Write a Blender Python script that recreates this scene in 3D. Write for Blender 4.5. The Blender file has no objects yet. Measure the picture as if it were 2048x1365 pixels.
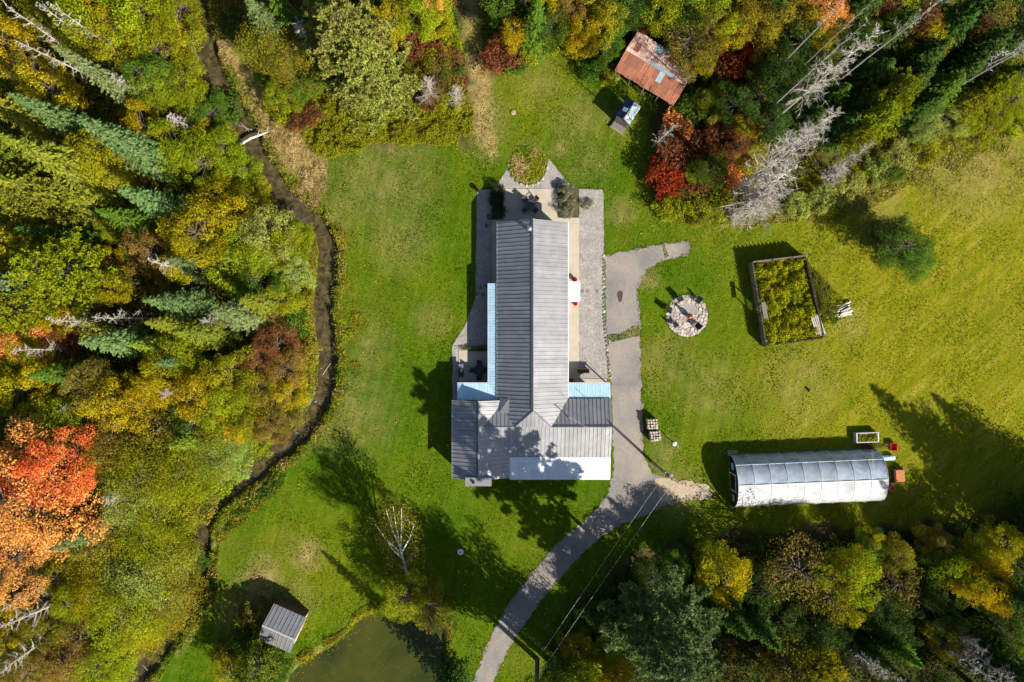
import bpy, math, random
import numpy as np
from mathutils import Vector, Matrix

scene = bpy.context.scene
COL = scene.collection
R = math.radians
K, CH = 0.06, 82.0            # metres per photo pixel on the ground, camera height
CX, CY = 1024.0, 682.5
rnd = random.Random(11)
rng = np.random.default_rng(7)

# ------------------------------------------------------------ camera, sky, sun, exposure
cam_d = bpy.data.cameras.new("camera"); cam = bpy.data.objects.new("camera", cam_d)
COL.objects.link(cam); cam.location = (0, 0, CH); cam.rotation_euler = (0, 0, 0)
cam_d.sensor_width = 36.0; cam_d.lens = 36.0 * CH / (2048 * K)
cam_d.clip_start = 0.5; cam_d.clip_end = 3000
scene.camera = cam

SUN_EL = R(34); SUN_XY = Vector((0.735, -0.678)).normalized()      # towards the sun
world = bpy.data.worlds.new("World"); scene.world = world; world.use_nodes = True
wn = world.node_tree
bgn = wn.nodes["Background"]
sky = wn.nodes.new("ShaderNodeTexSky"); sky.sky_type = 'NISHITA'; sky.sun_disc = False
sky.sun_elevation = SUN_EL; sky.sun_rotation = math.atan2(SUN_XY.x, SUN_XY.y)
wn.links.new(sky.outputs[0], bgn.inputs[0]); bgn.inputs[1].default_value = 0.06
sun_d = bpy.data.lights.new("sun", 'SUN'); sun = bpy.data.objects.new("sun", sun_d); COL.objects.link(sun)
sun_d.energy = 4.8; sun_d.angle = R(0.5); sun_d.color = (1.0, 0.93, 0.80)
to_sun = Vector((SUN_XY.x * math.cos(SUN_EL), SUN_XY.y * math.cos(SUN_EL), math.sin(SUN_EL)))
sun.rotation_euler = to_sun.to_track_quat('Z', 'Y').to_euler()
scene.view_settings.view_transform = 'Standard'; scene.view_settings.look = 'None'
scene.view_settings.gamma = 1.0; scene.view_settings.use_curve_mapping = False
scene.view_settings.exposure = 0.95
scene.cycles.use_adaptive_sampling = True; scene.cycles.adaptive_threshold = 0.05; scene.cycles.max_bounces = 4; scene.cycles.transparent_max_bounces = 8
scene.cycles.diffuse_bounces = 2

# ------------------------------------------------------------ helpers
def G(px, py, h=0.0):
    s = K * (1 - h / CH)
    return Vector(((px - CX) * s, (CY - py) * s, h))

def lin(c):
    return tuple((v / 12.92 if v <= 0.04045 else ((v + 0.055) / 1.055) ** 2.4) for v in (x / 255 for x in c))

class NT:
    def __init__(s, name):
        s.m = bpy.data.materials.new(name); s.m.use_nodes = True
        s.t = s.m.node_tree; s.t.nodes.clear()
        s.out = s.t.nodes.new("ShaderNodeOutputMaterial")
    def n(s, kind, ins=None, **props):
        nd = s.t.nodes.new("ShaderNode" + kind)
        for k, v in props.items(): setattr(nd, k, v)
        for k, v in (ins or {}).items():
            if hasattr(v, "is_output"): s.t.links.new(v, nd.inputs[k])
            else: nd.inputs[k].default_value = v
        return nd
    def link(s, a, b): s.t.links.new(a, b)
    def surf(s, o): s.t.links.new(o, s.out.inputs[0]); return s.m

def col4(c): return (c[0], c[1], c[2], 1.0)

def ramp(nt, fac, stops):
    r = nt.n("ValToRGB"); e = r.color_ramp.elements
    while len(e) < len(stops): e.new(0.5)
    for i, (p, c) in enumerate(stops):
        e[i].position = p; e[i].color = col4(c)
    nt.link(fac, r.inputs[0]); return r.outputs[0]

def mixc(nt, f, a, b):
    m = nt.n("Mix", data_type='RGBA')
    for k, v in ((0, f), (6, a), (7, b)):
        if hasattr(v, "is_output"): nt.link(v, m.inputs[k])
        else: m.inputs[k].default_value = v if k == 0 else col4(v)
    return m.outputs[2]

def noise(nt, vec, scale, detail=4, rough=0.55, dist=0.0):
    return nt.n("TexNoise", {"Vector": vec, "Scale": scale, "Detail": detail, "Roughness": rough, "Distortion": dist}).outputs[0]

def stretched(nt, vec, rot, sc):
    return nt.n("Mapping", {"Vector": vec, "Rotation": rot, "Scale": sc}).outputs[0]

def basic(name, c1, c2=None, scale=3.0, rough=0.6, bump=0.0, bscale=None, metallic=0.0, rand=0.0, streak=None, spec=0.5):
    nt = NT(name); tc = nt.n("TexCoord").outputs["Object"]
    v = stretched(nt, tc, (0, 0, 0), streak) if streak else tc
    f = noise(nt, v, scale)
    c2 = c2 or tuple(x * 0.7 for x in c1)
    c = ramp(nt, f, [(0.3, c1), (0.7, c2)])
    if rand:
        oi = nt.n("ObjectInfo")
        mr = nt.n("MapRange", {0: oi.outputs["Random"], 3: 1 - rand, 4: 1 + rand})
        c = nt.n("HueSaturation", {"Value": mr.outputs[0], "Color": c}).outputs[0]
    p = nt.n("BsdfPrincipled", {"Base Color": c, "Roughness": rough, "Metallic": metallic, "Specular IOR Level": spec})
    if bump:
        b = nt.n("Bump", {"Strength": bump, "Distance": 0.05, "Height": noise(nt, tc, bscale or scale * 4)})
        nt.link(b.outputs[0], p.inputs["Normal"])
    return nt.surf(p.outputs[0])

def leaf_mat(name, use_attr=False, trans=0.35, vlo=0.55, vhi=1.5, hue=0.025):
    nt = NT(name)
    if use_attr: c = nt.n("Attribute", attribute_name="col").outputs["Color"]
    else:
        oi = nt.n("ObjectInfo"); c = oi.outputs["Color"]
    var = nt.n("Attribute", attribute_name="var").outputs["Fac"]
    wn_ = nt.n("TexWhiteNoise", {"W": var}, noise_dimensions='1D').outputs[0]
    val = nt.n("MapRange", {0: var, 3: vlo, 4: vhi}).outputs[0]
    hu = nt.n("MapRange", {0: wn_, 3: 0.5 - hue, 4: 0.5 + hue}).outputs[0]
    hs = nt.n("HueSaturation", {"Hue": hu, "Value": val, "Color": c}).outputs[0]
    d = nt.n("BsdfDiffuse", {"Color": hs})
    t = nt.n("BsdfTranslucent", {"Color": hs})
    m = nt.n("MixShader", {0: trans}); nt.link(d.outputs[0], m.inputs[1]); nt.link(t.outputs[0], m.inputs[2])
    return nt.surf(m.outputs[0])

def props(o, label=None, cat=None, group=None, kind=None):
    if label: o["label"] = label
    if cat: o["category"] = cat
    if group: o["group"] = group
    if kind: o["kind"] = kind
    return o

def obj(name, me, mat=None, parent=None, loc=None, rz=None, **kw):
    o = bpy.data.objects.new(name, me); COL.objects.link(o)
    if mat and me and not me.materials: me.materials.append(mat)
    if parent: o.parent = parent
    if loc is not None: o.location = loc
    if rz is not None: o.rotation_euler = (0, 0, rz)
    return props(o, **kw)

def empty(name, loc=(0, 0, 0), rz=0, **kw):
    o = bpy.data.objects.new(name, None); COL.objects.link(o); o.empty_display_size = 0.3
    o.location = loc; o.rotation_euler = (0, 0, rz)
    return props(o, **kw)

class MB:
    """collects simple solids into one mesh"""
    def __init__(s): s.v = []; s.f = []
    def add(s, vs, fs):
        b = len(s.v); s.v += [tuple(p) for p in vs]; s.f += [tuple(i + b for i in f) for f in fs]; return s
    def box(s, lo, hi, M=None):
        x0, y0, z0 = lo; x1, y1, z1 = hi
        vs = [Vector(p) for p in ((x0,y0,z0),(x1,y0,z0),(x1,y1,z0),(x0,y1,z0),(x0,y0,z1),(x1,y0,z1),(x1,y1,z1),(x0,y1,z1))]
        if M is not None: vs = [M @ p for p in vs]
        return s.add(vs, [(3,2,1,0),(4,5,6,7),(0,1,5,4),(1,2,6,5),(2,3,7,6),(3,0,4,7)])
    def cbox(s, c, d, rz=0, tilt=None):
        M = Matrix.Translation(c) @ Matrix.Rotation(rz, 4, 'Z')
        if tilt: M = M @ Matrix.Rotation(tilt[0], 4, 'X') @ Matrix.Rotation(tilt[1], 4, 'Y')
        return s.box((-d[0]/2,-d[1]/2,-d[2]/2), (d[0]/2,d[1]/2,d[2]/2), M)
    def prism(s, poly, z0, z1):
        n = len(poly); vs = [(p[0], p[1], z0) for p in poly] + [(p[0], p[1], z1) for p in poly]
        a = sum(poly[i][0]*poly[(i+1)%n][1] - poly[(i+1)%n][0]*poly[i][1] for i in range(n))
        if a < 0:
            vs = vs[:n][::-1] + vs[n:][::-1]
        return s.add(vs, [tuple(range(n-1,-1,-1)), tuple(range(n,2*n))] + [(i,(i+1)%n,(i+1)%n+n,i+n) for i in range(n)])
    def tube(s, pts, rads, n=6, cap=True):
        pts = [Vector(p) for p in pts]
        if not hasattr(rads, "__len__"): rads = [rads]*len(pts)
        ring = []; b = len(s.v); prev = None
        for i, p in enumerate(pts):
            d = (pts[min(i+1,len(pts)-1)] - pts[max(i-1,0)]).normalized()
            a = prev if prev is not None else (Vector((1,0,0)) if abs(d.x) < 0.8 else Vector((0,1,0)))
            u = (a - d*a.dot(d)).normalized(); w = d.cross(u); prev = u
            for k in range(n):
                t = 2*math.pi*k/n
                s.v.append(tuple(p + (u*math.cos(t) + w*math.sin(t))*rads[i]))
        for i in range(len(pts)-1):
            for k in range(n):
                s.f.append((b+i*n+k, b+i*n+(k+1)%n, b+(i+1)*n+(k+1)%n, b+(i+1)*n+k))
        if cap:
            s.f.append(tuple(b+k for k in range(n-1,-1,-1))); s.f.append(tuple(b+(len(pts)-1)*n+k for k in range(n)))
        return s
    def lathe(s, prof, c=(0,0,0), n=16):
        b = len(s.v)
        for r, z in prof:
            for k in range(n):
                t = 2*math.pi*k/n; s.v.append((c[0]+r*math.cos(t), c[1]+r*math.sin(t), c[2]+z))
        for i in range(len(prof)-1):
            for k in range(n):
                s.f.append((b+i*n+k, b+i*n+(k+1)%n, b+(i+1)*n+(k+1)%n, b+(i+1)*n+k))
        s.f.append(tuple(b+k for k in range(n-1,-1,-1))); s.f.append(tuple(b+(len(prof)-1)*n+k for k in range(n)))
        return s
    def mesh(s, name="mesh", smooth=False):
        me = bpy.data.meshes.new(name); me.from_pydata(s.v, [], s.f); me.update()
        if smooth: me.polygons.foreach_set("use_smooth", [True]*len(me.polygons))
        return me
    def obj(s, name, mat, parent=None, smooth=False, **kw):
        return obj(name, s.mesh(name, smooth), mat, parent, **kw)

def quads_mesh(name, V, mat=None, var=None, col=None, tri=False):
    """V: (N,4,3) (or (N,3,3)) arrays of separate faces"""
    N, k = V.shape[0], V.shape[1]
    me = bpy.data.meshes.new(name)
    me.vertices.add(N*k); me.vertices.foreach_set("co", np.ascontiguousarray(V, dtype=np.float32).ravel())
    me.loops.add(N*k); me.loops.foreach_set("vertex_index", np.arange(N*k, dtype=np.int32))
    me.polygons.add(N); me.polygons.foreach_set("loop_start", np.arange(0, N*k, k, dtype=np.int32))
    me.update(calc_edges=True)
    a = me.attributes.new("var", 'FLOAT', 'FACE')
    a.data.foreach_set("value", (var if var is not None else rng.random(N)).astype(np.float32))
    if col is not None:
        c = me.attributes.new("col", 'FLOAT_COLOR', 'FACE')
        cc = np.ones((N, 4), np.float32); cc[:, :3] = col
        c.data.foreach_set("color", cc.ravel())
    if mat: me.materials.append(mat)
    return me

def unit(a): return a / (np.linalg.norm(a, axis=1, keepdims=True) + 1e-9)

def leaves(C, Nrm, size, aspect=0.62, tdir=None):
    """diamond leaves at C with normals Nrm"""
    n = len(C); Nrm = unit(Nrm)
    t = tdir if tdir is not None else rng.normal(size=(n, 3))
    t = unit(t - Nrm * (t*Nrm).sum(1, keepdims=True)); b = np.cross(Nrm, t)
    s = np.asarray(size).reshape(-1, 1) * np.ones((n, 1))
    L, Wd = t*s*0.5, b*s*0.5*aspect
    fold = Nrm*s*0.12
    return np.stack([C-L, C-Wd*1.0+fold-L*0.1, C+L, C+Wd+fold-L*0.1], axis=1)

class VNoise:
    def __init__(s, seed, n=256):
        s.g = np.random.default_rng(seed).random((n, n)); s.n = n
    def __call__(s, x, y, cell):
        x = x/cell + 1000.37; y = y/cell + 1000.71
        i = np.floor(x).astype(int); j = np.floor(y).astype(int); fx = x-i; fy = y-j
        fx = fx*fx*(3-2*fx); fy = fy*fy*(3-2*fy); n = s.n
        g = lambda a, b: s.g[a % n, b % n]
        return (g(i,j)*(1-fx)+g(i+1,j)*fx)*(1-fy)+(g(i,j+1)*(1-fx)+g(i+1,j+1)*fx)*fy

def inside(poly, X, Y):
    ins = np.zeros(X.shape, bool); n = len(poly)
    for i in range(n):
        x0, y0 = poly[i]; x1, y1 = poly[(i+1) % n]
        c = ((y0 > Y) != (y1 > Y))
        with np.errstate(divide='ignore', invalid='ignore'):
            xx = (x1-x0)*(Y-y0)/((y1-y0) if y1 != y0 else 1e-9)+x0
        ins ^= c & (X < xx)
    return ins

def dist_poly(pts, X, Y, closed=False):
    d = np.full(X.shape, 1e9); n = len(pts)
    for i in range(n if closed else n-1):
        x0, y0 = pts[i]; x1, y1 = pts[(i+1) % n]
        dx, dy = x1-x0, y1-y0; L = dx*dx+dy*dy+1e-9
        t = np.clip(((X-x0)*dx+(Y-y0)*dy)/L, 0, 1)
        d = np.minimum(d, np.hypot(X-x0-t*dx, Y-y0-t*dy))
    return d

def gpoly(pts): return [tuple(G(*p)[:2]) for p in pts]

def smooth_line(pts, n=6):
    P = [Vector((p[0], p[1], 0)) for p in pts]; out = []
    for i in range(len(P)-1):
        a, b, c, d = P[max(i-1,0)], P[i], P[i+1], P[min(i+2,len(P)-1)]
        for k in range(n):
            t = k/n
            q = 0.5*((2*b)+(c-a)*t+(2*a-5*b+4*c-d)*t*t+(3*b-a-3*c+d)*t**3)
            out.append((q.x, q.y))
    out.append(tuple(P[-1][:2])); return out

def ragged(poly, step=0.35, amp=0.06, seed=1):
    r = random.Random(seed); out = []
    n = len(poly)
    for i in range(n):
        a, b = Vector(poly[i]), Vector(poly[(i+1) % n]); L = (b-a).length; k = max(1, int(L/step))
        nrm = Vector((-(b-a).y, (b-a).x)).normalized()
        for j in range(k):
            p = a.lerp(b, j/k) + nrm*r.uniform(-amp, amp)
            out.append((p.x, p.y))
    return out

# ------------------------------------------------------------ materials
M = {}
LEAF = leaf_mat("leaf", trans=0.42, vlo=0.6, vhi=1.45); NEEDLE = leaf_mat("needle", trans=0.32, vlo=0.6, vhi=1.4, hue=0.02)
BRUSH = leaf_mat("brush_leaf", True, trans=0.4, vlo=0.65, vhi=1.35, hue=0.025)
M['bark'] = basic("bark", (0.11,0.085,0.065), (0.06,0.05,0.04), 6, 0.9)
M['grey_bark'] = basic("grey_bark", (0.46,0.42,0.36), (0.28,0.25,0.22), 3, 0.9)
M['white_bark'] = basic("white_bark", (0.72,0.70,0.66), (0.5,0.47,0.43), 3, 0.8)
M['twig'] = basic("twig", (0.22,0.19,0.16), (0.13,0.11,0.09), 3, 0.9)
M['old_wood'] = basic("old_wood", (0.20,0.18,0.16), (0.11,0.098,0.085), 4, 0.9, streak=(1,8,8))
M['new_wood'] = basic("new_wood", (0.5,0.38,0.22), (0.36,0.26,0.15), 4, 0.8)
M['brown_wood'] = basic("brown_wood", (0.13,0.075,0.05), (0.08,0.045,0.03), 4, 0.85)
M['concrete'] = basic("concrete", (0.45,0.395,0.315), (0.37,0.325,0.26), 0.8, 0.85, 0.15, 20)
M['stone'] = basic("stone", (0.50,0.445,0.38), (0.33,0.285,0.24), 2.5, 0.9, 0.4, 9, rand=0.3)
M['dark_stone'] = basic("dark_stone", (0.2,0.18,0.17), (0.1,0.09,0.085), 3, 0.9, 0.4, 9, rand=0.3)
M['roof'] = basic("roof_metal", (0.34,0.34,0.355), (0.265,0.265,0.28), 0.9, 0.5, rand=0.08, spec=0.2, metallic=0.5)
M['trim'] = basic("roof_trim", (0.10,0.10,0.13), (0.08,0.08,0.11), 1, 0.45)
M['lighttrim'] = basic("light_trim", (0.5,0.49,0.52), (0.42,0.41,0.45), 1, 0.4)
M['blueroof'] = basic("pale_blue_metal", (0.50,0.70,0.83), (0.40,0.61,0.76), 1.2, 0.45, rand=0.04)
M['whiteroof'] = basic("white_metal", (0.74,0.76,0.80), (0.62,0.64,0.69), 1.2, 0.45, rand=0.03)
M['siding'] = basic("siding", (0.55,0.50,0.42), (0.5,0.45,0.38), 1, 0.7)
M['whitepaint'] = basic("white_paint", (0.78,0.77,0.74), (0.66,0.65,0.62), 2, 0.5)
M['black'] = basic("black_paint", (0.02,0.02,0.023), (0.012,0.012,0.014), 3, 0.4)
M['darkmetal'] = basic("dark_metal", (0.05,0.055,0.065), (0.035,0.04,0.05), 3, 0.45)
M['steel'] = basic("steel", (0.6,0.62,0.65), (0.45,0.47,0.5), 3, 0.3, metallic=0.8)
M['red'] = basic("red_plastic", (0.55,0.02,0.02), (0.42,0.015,0.015), 3, 0.4)
M['orange'] = basic("rusty_orange", (0.5,0.17,0.06), (0.36,0.11,0.05), 5, 0.8)
M['pinkred'] = basic("faded_red", (0.55,0.13,0.1), (0.42,0.1,0.08), 4, 0.6)
M['bluebarrel'] = basic("blue_white_plastic", (0.45,0.66,0.78), (0.35,0.58,0.72), 2, 0.4)
M['shaded_tarp'] = basic("shaded_navy_tarp", (0.02,0.05,0.14), (0.015,0.03,0.09), 2, 0.4)  # tarp blue, with the slope's shade put into the dark colour
M['glassdark'] = basic("window_glass", (0.03,0.04,0.05), (0.02,0.03,0.04), 1, 0.05)
M['soil'] = basic("soil", (0.10,0.07,0.05), (0.05,0.035,0.025), 5, 0.95, 0.5)
M['tanstuff'] = basic("tan_cloth", (0.6,0.45,0.32), (0.45,0.32,0.22), 2, 0.8)
M['rust'] = basic("rust_sheet", (0.22,0.075,0.045), (0.33,0.12,0.06), 1.6, 0.75, rand=0.25, streak=(6,0.7,1))
M['rustlight'] = basic("rust_streaked_zinc", (0.60,0.56,0.57), (0.40,0.12,0.045), 1.8, 0.6, rand=0.15, streak=(5,0.5,1))
M['zinc'] = basic("zinc_sheet", (0.27,0.35,0.41), (0.2,0.27,0.32), 1.5, 0.55, rand=0.15)
M['wire'] = basic("wire", (0.7,0.67,0.6), (0.6,0.58,0.52), 2, 0.6)

# ground -----------------------------------------------------
def ground_material():
    nt = NT("ground")
    pos = nt.n("NewGeometry").outputs["Position"]
    mk = nt.n("Attribute", attribute_name="mask"); sp = nt.n("SeparateColor", {0: mk.outputs["Color"]})
    forest, tan, yel = sp.outputs[0], sp.outputs[1], sp.outputs[2]
    big = noise(nt, pos, 0.09, 5, 0.6, 0.6); mid = noise(nt, pos, 0.55, 5, 0.65, 0.4)
    fine = noise(nt, pos, 5.0, 6, 0.75); vfine = noise(nt, pos, 16.0, 3, 0.7)
    lawn = ramp(nt, big, [(0.34, (0.024,0.088,0.001)), (0.47, (0.052,0.12,0.002)), (0.58, (0.105,0.143,0.004)), (0.68, (0.215,0.18,0.03))])
    lawn2 = ramp(nt, mid, [(0.3, (0.026,0.09,0.001)), (0.55, (0.066,0.122,0.002)), (0.8, (0.19,0.165,0.03))])
    lawn3 = ramp(nt, noise(nt, pos, 1.7, 5, 0.7, 0.3), [(0.3, (0.03,0.09,0.002)), (0.5, (0.07,0.125,0.004)), (0.72, (0.19,0.165,0.03))])
    lawn = mixc(nt, 0.35, mixc(nt, 0.55, lawn, lawn2), lawn3)
    smap = nt.n("Mapping", {"Vector": pos, "Rotation": (0,0,R(40)), "Scale": (7.0,0.9,1)}, vector_type='TEXTURE').outputs[0]
    stre = noise(nt, smap, 1.0, 6, 0.65, 0.4)
    yl = ramp(nt, stre, [(0.3, (0.13,0.158,0.004)), (0.52, (0.20,0.192,0.008)), (0.75, (0.30,0.25,0.04))])
    c = mixc(nt, yel, lawn, yl)
    tn = ramp(nt, mid, [(0.3, (0.20,0.155,0.06)), (0.7, (0.40,0.29,0.12))])
    c = mixc(nt, tan, c, tn)
    ff = ramp(nt, mid, [(0.3, (0.03,0.032,0.012)), (0.6, (0.075,0.06,0.025)), (0.8, (0.11,0.075,0.04))])
    c = mixc(nt, forest, c, ff)
    fv = nt.n("MapRange", {0: fine, 1: 0.25, 2: 0.75, 3: 0.62, 4: 1.38}).outputs[0]
    vv = nt.n("MapRange", {0: vfine, 1: 0.25, 2: 0.75, 3: 0.75, 4: 1.25}).outputs[0]
    mow = noise(nt, nt.n("Mapping", {"Vector": pos, "Rotation": (0,0,R(78)), "Scale": (11.0,0.8,1)}, vector_type='TEXTURE').outputs[0], 1.0, 4, 0.6, 0.3)
    mow = nt.n("MapRange", {0: mow, 1: 0.3, 2: 0.7, 3: 0.84, 4: 1.16}).outputs[0]
    vv = nt.n("Math", {0: vv, 1: mow}, operation='MULTIPLY').outputs[0]
    mul = nt.n("Math", {0: fv, 1: vv}, operation='MULTIPLY').outputs[0]
    c = nt.n("HueSaturation", {"Value": mul, "Color": c}).outputs[0]
    p = nt.n("BsdfPrincipled", {"Base Color": c, "Roughness": 0.95, "Specular IOR Level": 0.04})
    b1 = nt.n("Bump", {"Strength": 0.5, "Distance": 0.09, "Height": fine})
    b2 = nt.n("Bump", {"Strength": 0.5, "Distance": 0.05, "Height": vfine, "Normal": b1.outputs[0]})
    nt.link(b2.outputs[0], p.inputs["Normal"])
    return nt.surf(p.outputs[0])

def asphalt_material():
    nt = NT("asphalt"); pos = nt.n("NewGeometry").outputs["Position"]
    a = noise(nt, pos, 0.25, 5, 0.6, 0.5); f = noise(nt, pos, 6, 5, 0.75); v = noise(nt, pos, 25, 2)
    c = ramp(nt, a, [(0.3, (0.165,0.155,0.148)), (0.5, (0.225,0.205,0.19)), (0.72, (0.31,0.265,0.215))])
    vor = nt.n("TexVoronoi", {"Vector": stretched(nt, pos, (0,0,0.3), (0.28,0.16,1)), "Scale": 1.0, "Randomness": 1.0}, feature='DISTANCE_TO_EDGE').outputs[0]
    wob = nt.n("Math", {0: vor, 1: nt.n("MapRange", {0: f, 3: -0.03, 4: 0.06}).outputs[0]}, operation='ADD').outputs[0]
    crack = nt.n("MapRange", {0: wob, 1: 0.008, 2: 0.016, 3: 0.5, 4: 0.0}).outputs[0]
    c = mixc(nt, crack, c, (0.10,0.085,0.06))
    st = noise(nt, pos, 1.3, 6, 0.7, 1.0)
    c = mixc(nt, nt.n("MapRange", {0: st, 1: 0.58, 2: 0.7, 3: 0, 4: 0.75}).outputs[0], c, (0.36,0.27,0.15))
    c = nt.n("HueSaturation", {"Value": nt.n("MapRange", {0: f, 1: 0.25, 2: 0.75, 3: 0.68, 4: 1.3}).outputs[0], "Color": c}).outputs[0]
    p = nt.n("BsdfPrincipled", {"Base Color": c, "Roughness": 0.9})
    nt.link(nt.n("Bump", {"Strength": 0.4, "Distance": 0.03, "Height": v}).outputs[0], p.inputs["Normal"])
    return nt.surf(p.outputs[0])

def gravel_material(name, c1, c2):
    nt = NT(name); pos = nt.n("NewGeometry").outputs["Position"]
    vo = nt.n("TexVoronoi", {"Vector": pos, "Scale": 9.0})
    c = ramp(nt, vo.outputs["Color"], [(0.1, c1), (0.9, c2)])
    l = noise(nt, pos, 0.8, 5, 0.65)
    c = nt.n("HueSaturation", {"Value": nt.n("MapRange", {0: l, 1: 0.3, 2: 0.75, 3: 1.12, 4: 0.75}).outputs[0], "Color": c}).outputs[0]
    p = nt.n("BsdfPrincipled", {"Base Color": c, "Roughness": 0.9})
    nt.link(nt.n("Bump", {"Strength": 0.7, "Distance": 0.04, "Height": vo.outputs["Distance"]}).outputs[0], p.inputs["Normal"])
    return nt.surf(p.outputs[0])

def water_material(name, c1, c2, c3, scale, rough=0.06):
    nt = NT(name); pos = nt.n("NewGeometry").outputs["Position"]
    a = noise(nt, pos, scale, 5, 0.6, 0.8)
    c = ramp(nt, a, [(0.3, c1), (0.52, c2), (0.72, c3)])
    p = nt.n("BsdfPrincipled", {"Base Color": c, "Roughness": rough, "IOR": 1.33})
    nt.link(nt.n("Bump", {"Strength": 0.08, "Distance": 0.02, "Height": noise(nt, pos, 3.0, 3)}).outputs[0], p.inputs["Normal"])
    return nt.surf(p.outputs[0])

M['ground'] = ground_material(); M['asphalt'] = asphalt_material()
M['gravel'] = gravel_material("gravel", (0.21,0.197,0.18), (0.38,0.358,0.33))
M['dirt'] = gravel_material("dirt", (0.36,0.29,0.2), (0.46,0.38,0.27))
M['creek'] = water_material("creek_water", (0.018,0.016,0.009), (0.068,0.055,0.025), (0.13,0.103,0.048), 1.3, 0.02)
M['pond'] = water_material("pond_water", (0.016,0.026,0.007), (0.042,0.050,0.008), (0.066,0.066,0.011), 0.13, 0.02)

# ------------------------------------------------------------ the lie of the land
creek_px = [(350,-140),(368,-60),(388,0),(402,70),(418,130),(447,190),(480,240),(505,290),(525,340),(560,385),(600,425),(635,455),(650,490),(650,550),(642,600),(645,650),(652,700),(650,750),(645,790),(620,840),(585,880),(540,915),(500,950),(455,985),(420,1020),(402,1060),(398,1110),(395,1160),(372,1225),(335,1280),(300,1320),(270,1365),(230,1440),(180,1560)]
creek = [tuple(G(*p)[:2]) for p in smooth_line(creek_px, 4)]
pond_px = smooth_line([(735,1232),(775,1226),(830,1230),(865,1240),(884,1265),(886,1310),(880,1365),(868,1420),(820,1470),(700,1480),(600,1430),(575,1372),(605,1330),(655,1302),(695,1270),(715,1245),(735,1232)], 4)
pond = gpoly(pond_px[:-1])
def axis(a, b, st, far):
    core = np.arange(a, b+st/2, st); out = [core]
    lo, hi, d = core[0], core[-1], st
    L, H = [], []
    while hi < far: d *= 1.6; hi += d; H.append(hi)
    d = st
    while lo > -far: d *= 1.6; lo -= d; L.append(lo)
    return np.concatenate([np.array(L[::-1]), core, np.array(H)])
gx, gy = axis(-66, 66, 0.34, 900), axis(-46, 45, 0.34, 900)
X, Y = np.meshgrid(gx, gy)
n1, n2, n3 = VNoise(1), VNoise(2), VNoise(3)
wob = (n1(X, Y, 1.7)-0.5)*0.5 + (n2(X, Y, 0.6)-0.5)*0.25
CREEK_W = lambda X, Y: 0.98 + 0.30*np.clip((Y-15)/25, 0, 1) - 0.15*np.clip((-Y-18)/20, 0, 1)
def terrain(X, Y):
    wob = (n1(X, Y, 1.7)-0.5)*0.5 + (n2(X, Y, 0.6)-0.5)*0.25
    d = dist_poly(creek, X, Y) + wob*0.6
    z = -1.0*np.clip((CREEK_W(X, Y)+0.55-d)/0.65, 0, 1)
    dp = dist_poly(pond, X, Y, True); ip = inside(pond, X, Y)
    sd = np.where(ip, dp, -dp) + wob*0.3
    return np.minimum(z, -0.9*np.clip((sd+0.5)/0.9, 0, 1)), d, sd
Z, dC, sP = terrain(X, Y)

FOREST = {
 'west': [(-300,-300),(360,-300),(385,0),(400,110),(470,250),(520,350),(610,440),(640,500),(628,600),(640,700),(630,790),(570,880),(480,950),(400,1030),(385,1150),(350,1240),(270,1370),(200,1700),(-300,1700)],
 'north': [(420,-300),(415,0),(440,60),(560,180),(620,270),(660,310),(780,285),(930,285),(925,120),(915,-300)],
 'path_east': [(960,-300),(962,60),(985,145),(1060,120),(1120,95),(1180,110),(1230,150),(1310,215),(1315,300),(1300,360),(1330,425),(1400,450),(1470,430),(1560,370),(1640,320),(1760,260),(1880,180),(2048,110),(2400,20),(2400,-300)],
 'south_east': [(1040,1700),(1070,1365),(1110,1280),(1180,1180),(1260,1120),(1400,1075),(1550,1060),(1700,1060),(1850,1040),(2048,1030),(2400,1010),(2400,1700)],
 'shed_brush': [(430,1390),(470,1330),(480,1230),(500,1215),(540,1260),(560,1330),(540,1390)],
}
TAN = {
 'bank': [(395,90),(440,60),(520,160),(600,260),(650,315),(640,350),(590,340),(540,300),(490,215),(450,150)],
 'path': [(915,-200),(960,-200),(960,60),(985,200),(990,300),(955,280),(930,150)],
 'edge': [(600,340),(680,300),(780,292),(780,285),(640,310)],
}
def soft(polys, X, Y, w):
    m = np.zeros(X.shape)
    for p in polys:
        g = gpoly(p); d = dist_poly(g, X, Y, True); s = np.where(inside(g, X, Y), d, -d)
        m = np.maximum(m, np.clip((s + (n1(X, Y, 2.3)-0.5)*2.2 + (n3(X, Y, 0.7)-0.5)*1.0)/w + 0.5, 0, 1))
    return m
near = (np.abs(X) < 130) & (np.abs(Y) < 110)
forest = soft(FOREST.values(), X, Y, 1.2)
forest *= np.clip((dC-1.1)/0.8, 0, 1); far_m = ~near; forest[far_m] = 0.6
tan = soft(TAN.values(), X, Y, 2.0)*0.95
bankside = np.clip(1 - np.abs(dC - 1.7)/0.9, 0, 1)*0.55
PX, PY = X/K + CX, CY - Y/K
tan = np.maximum(tan, bankside*(n2(X, Y, 1.5) > 0.35))
tan = np.maximum(tan, np.where((sP < 0.3) & (sP > -1.0), 0.6*n3(X, Y, 0.8), 0))
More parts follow.
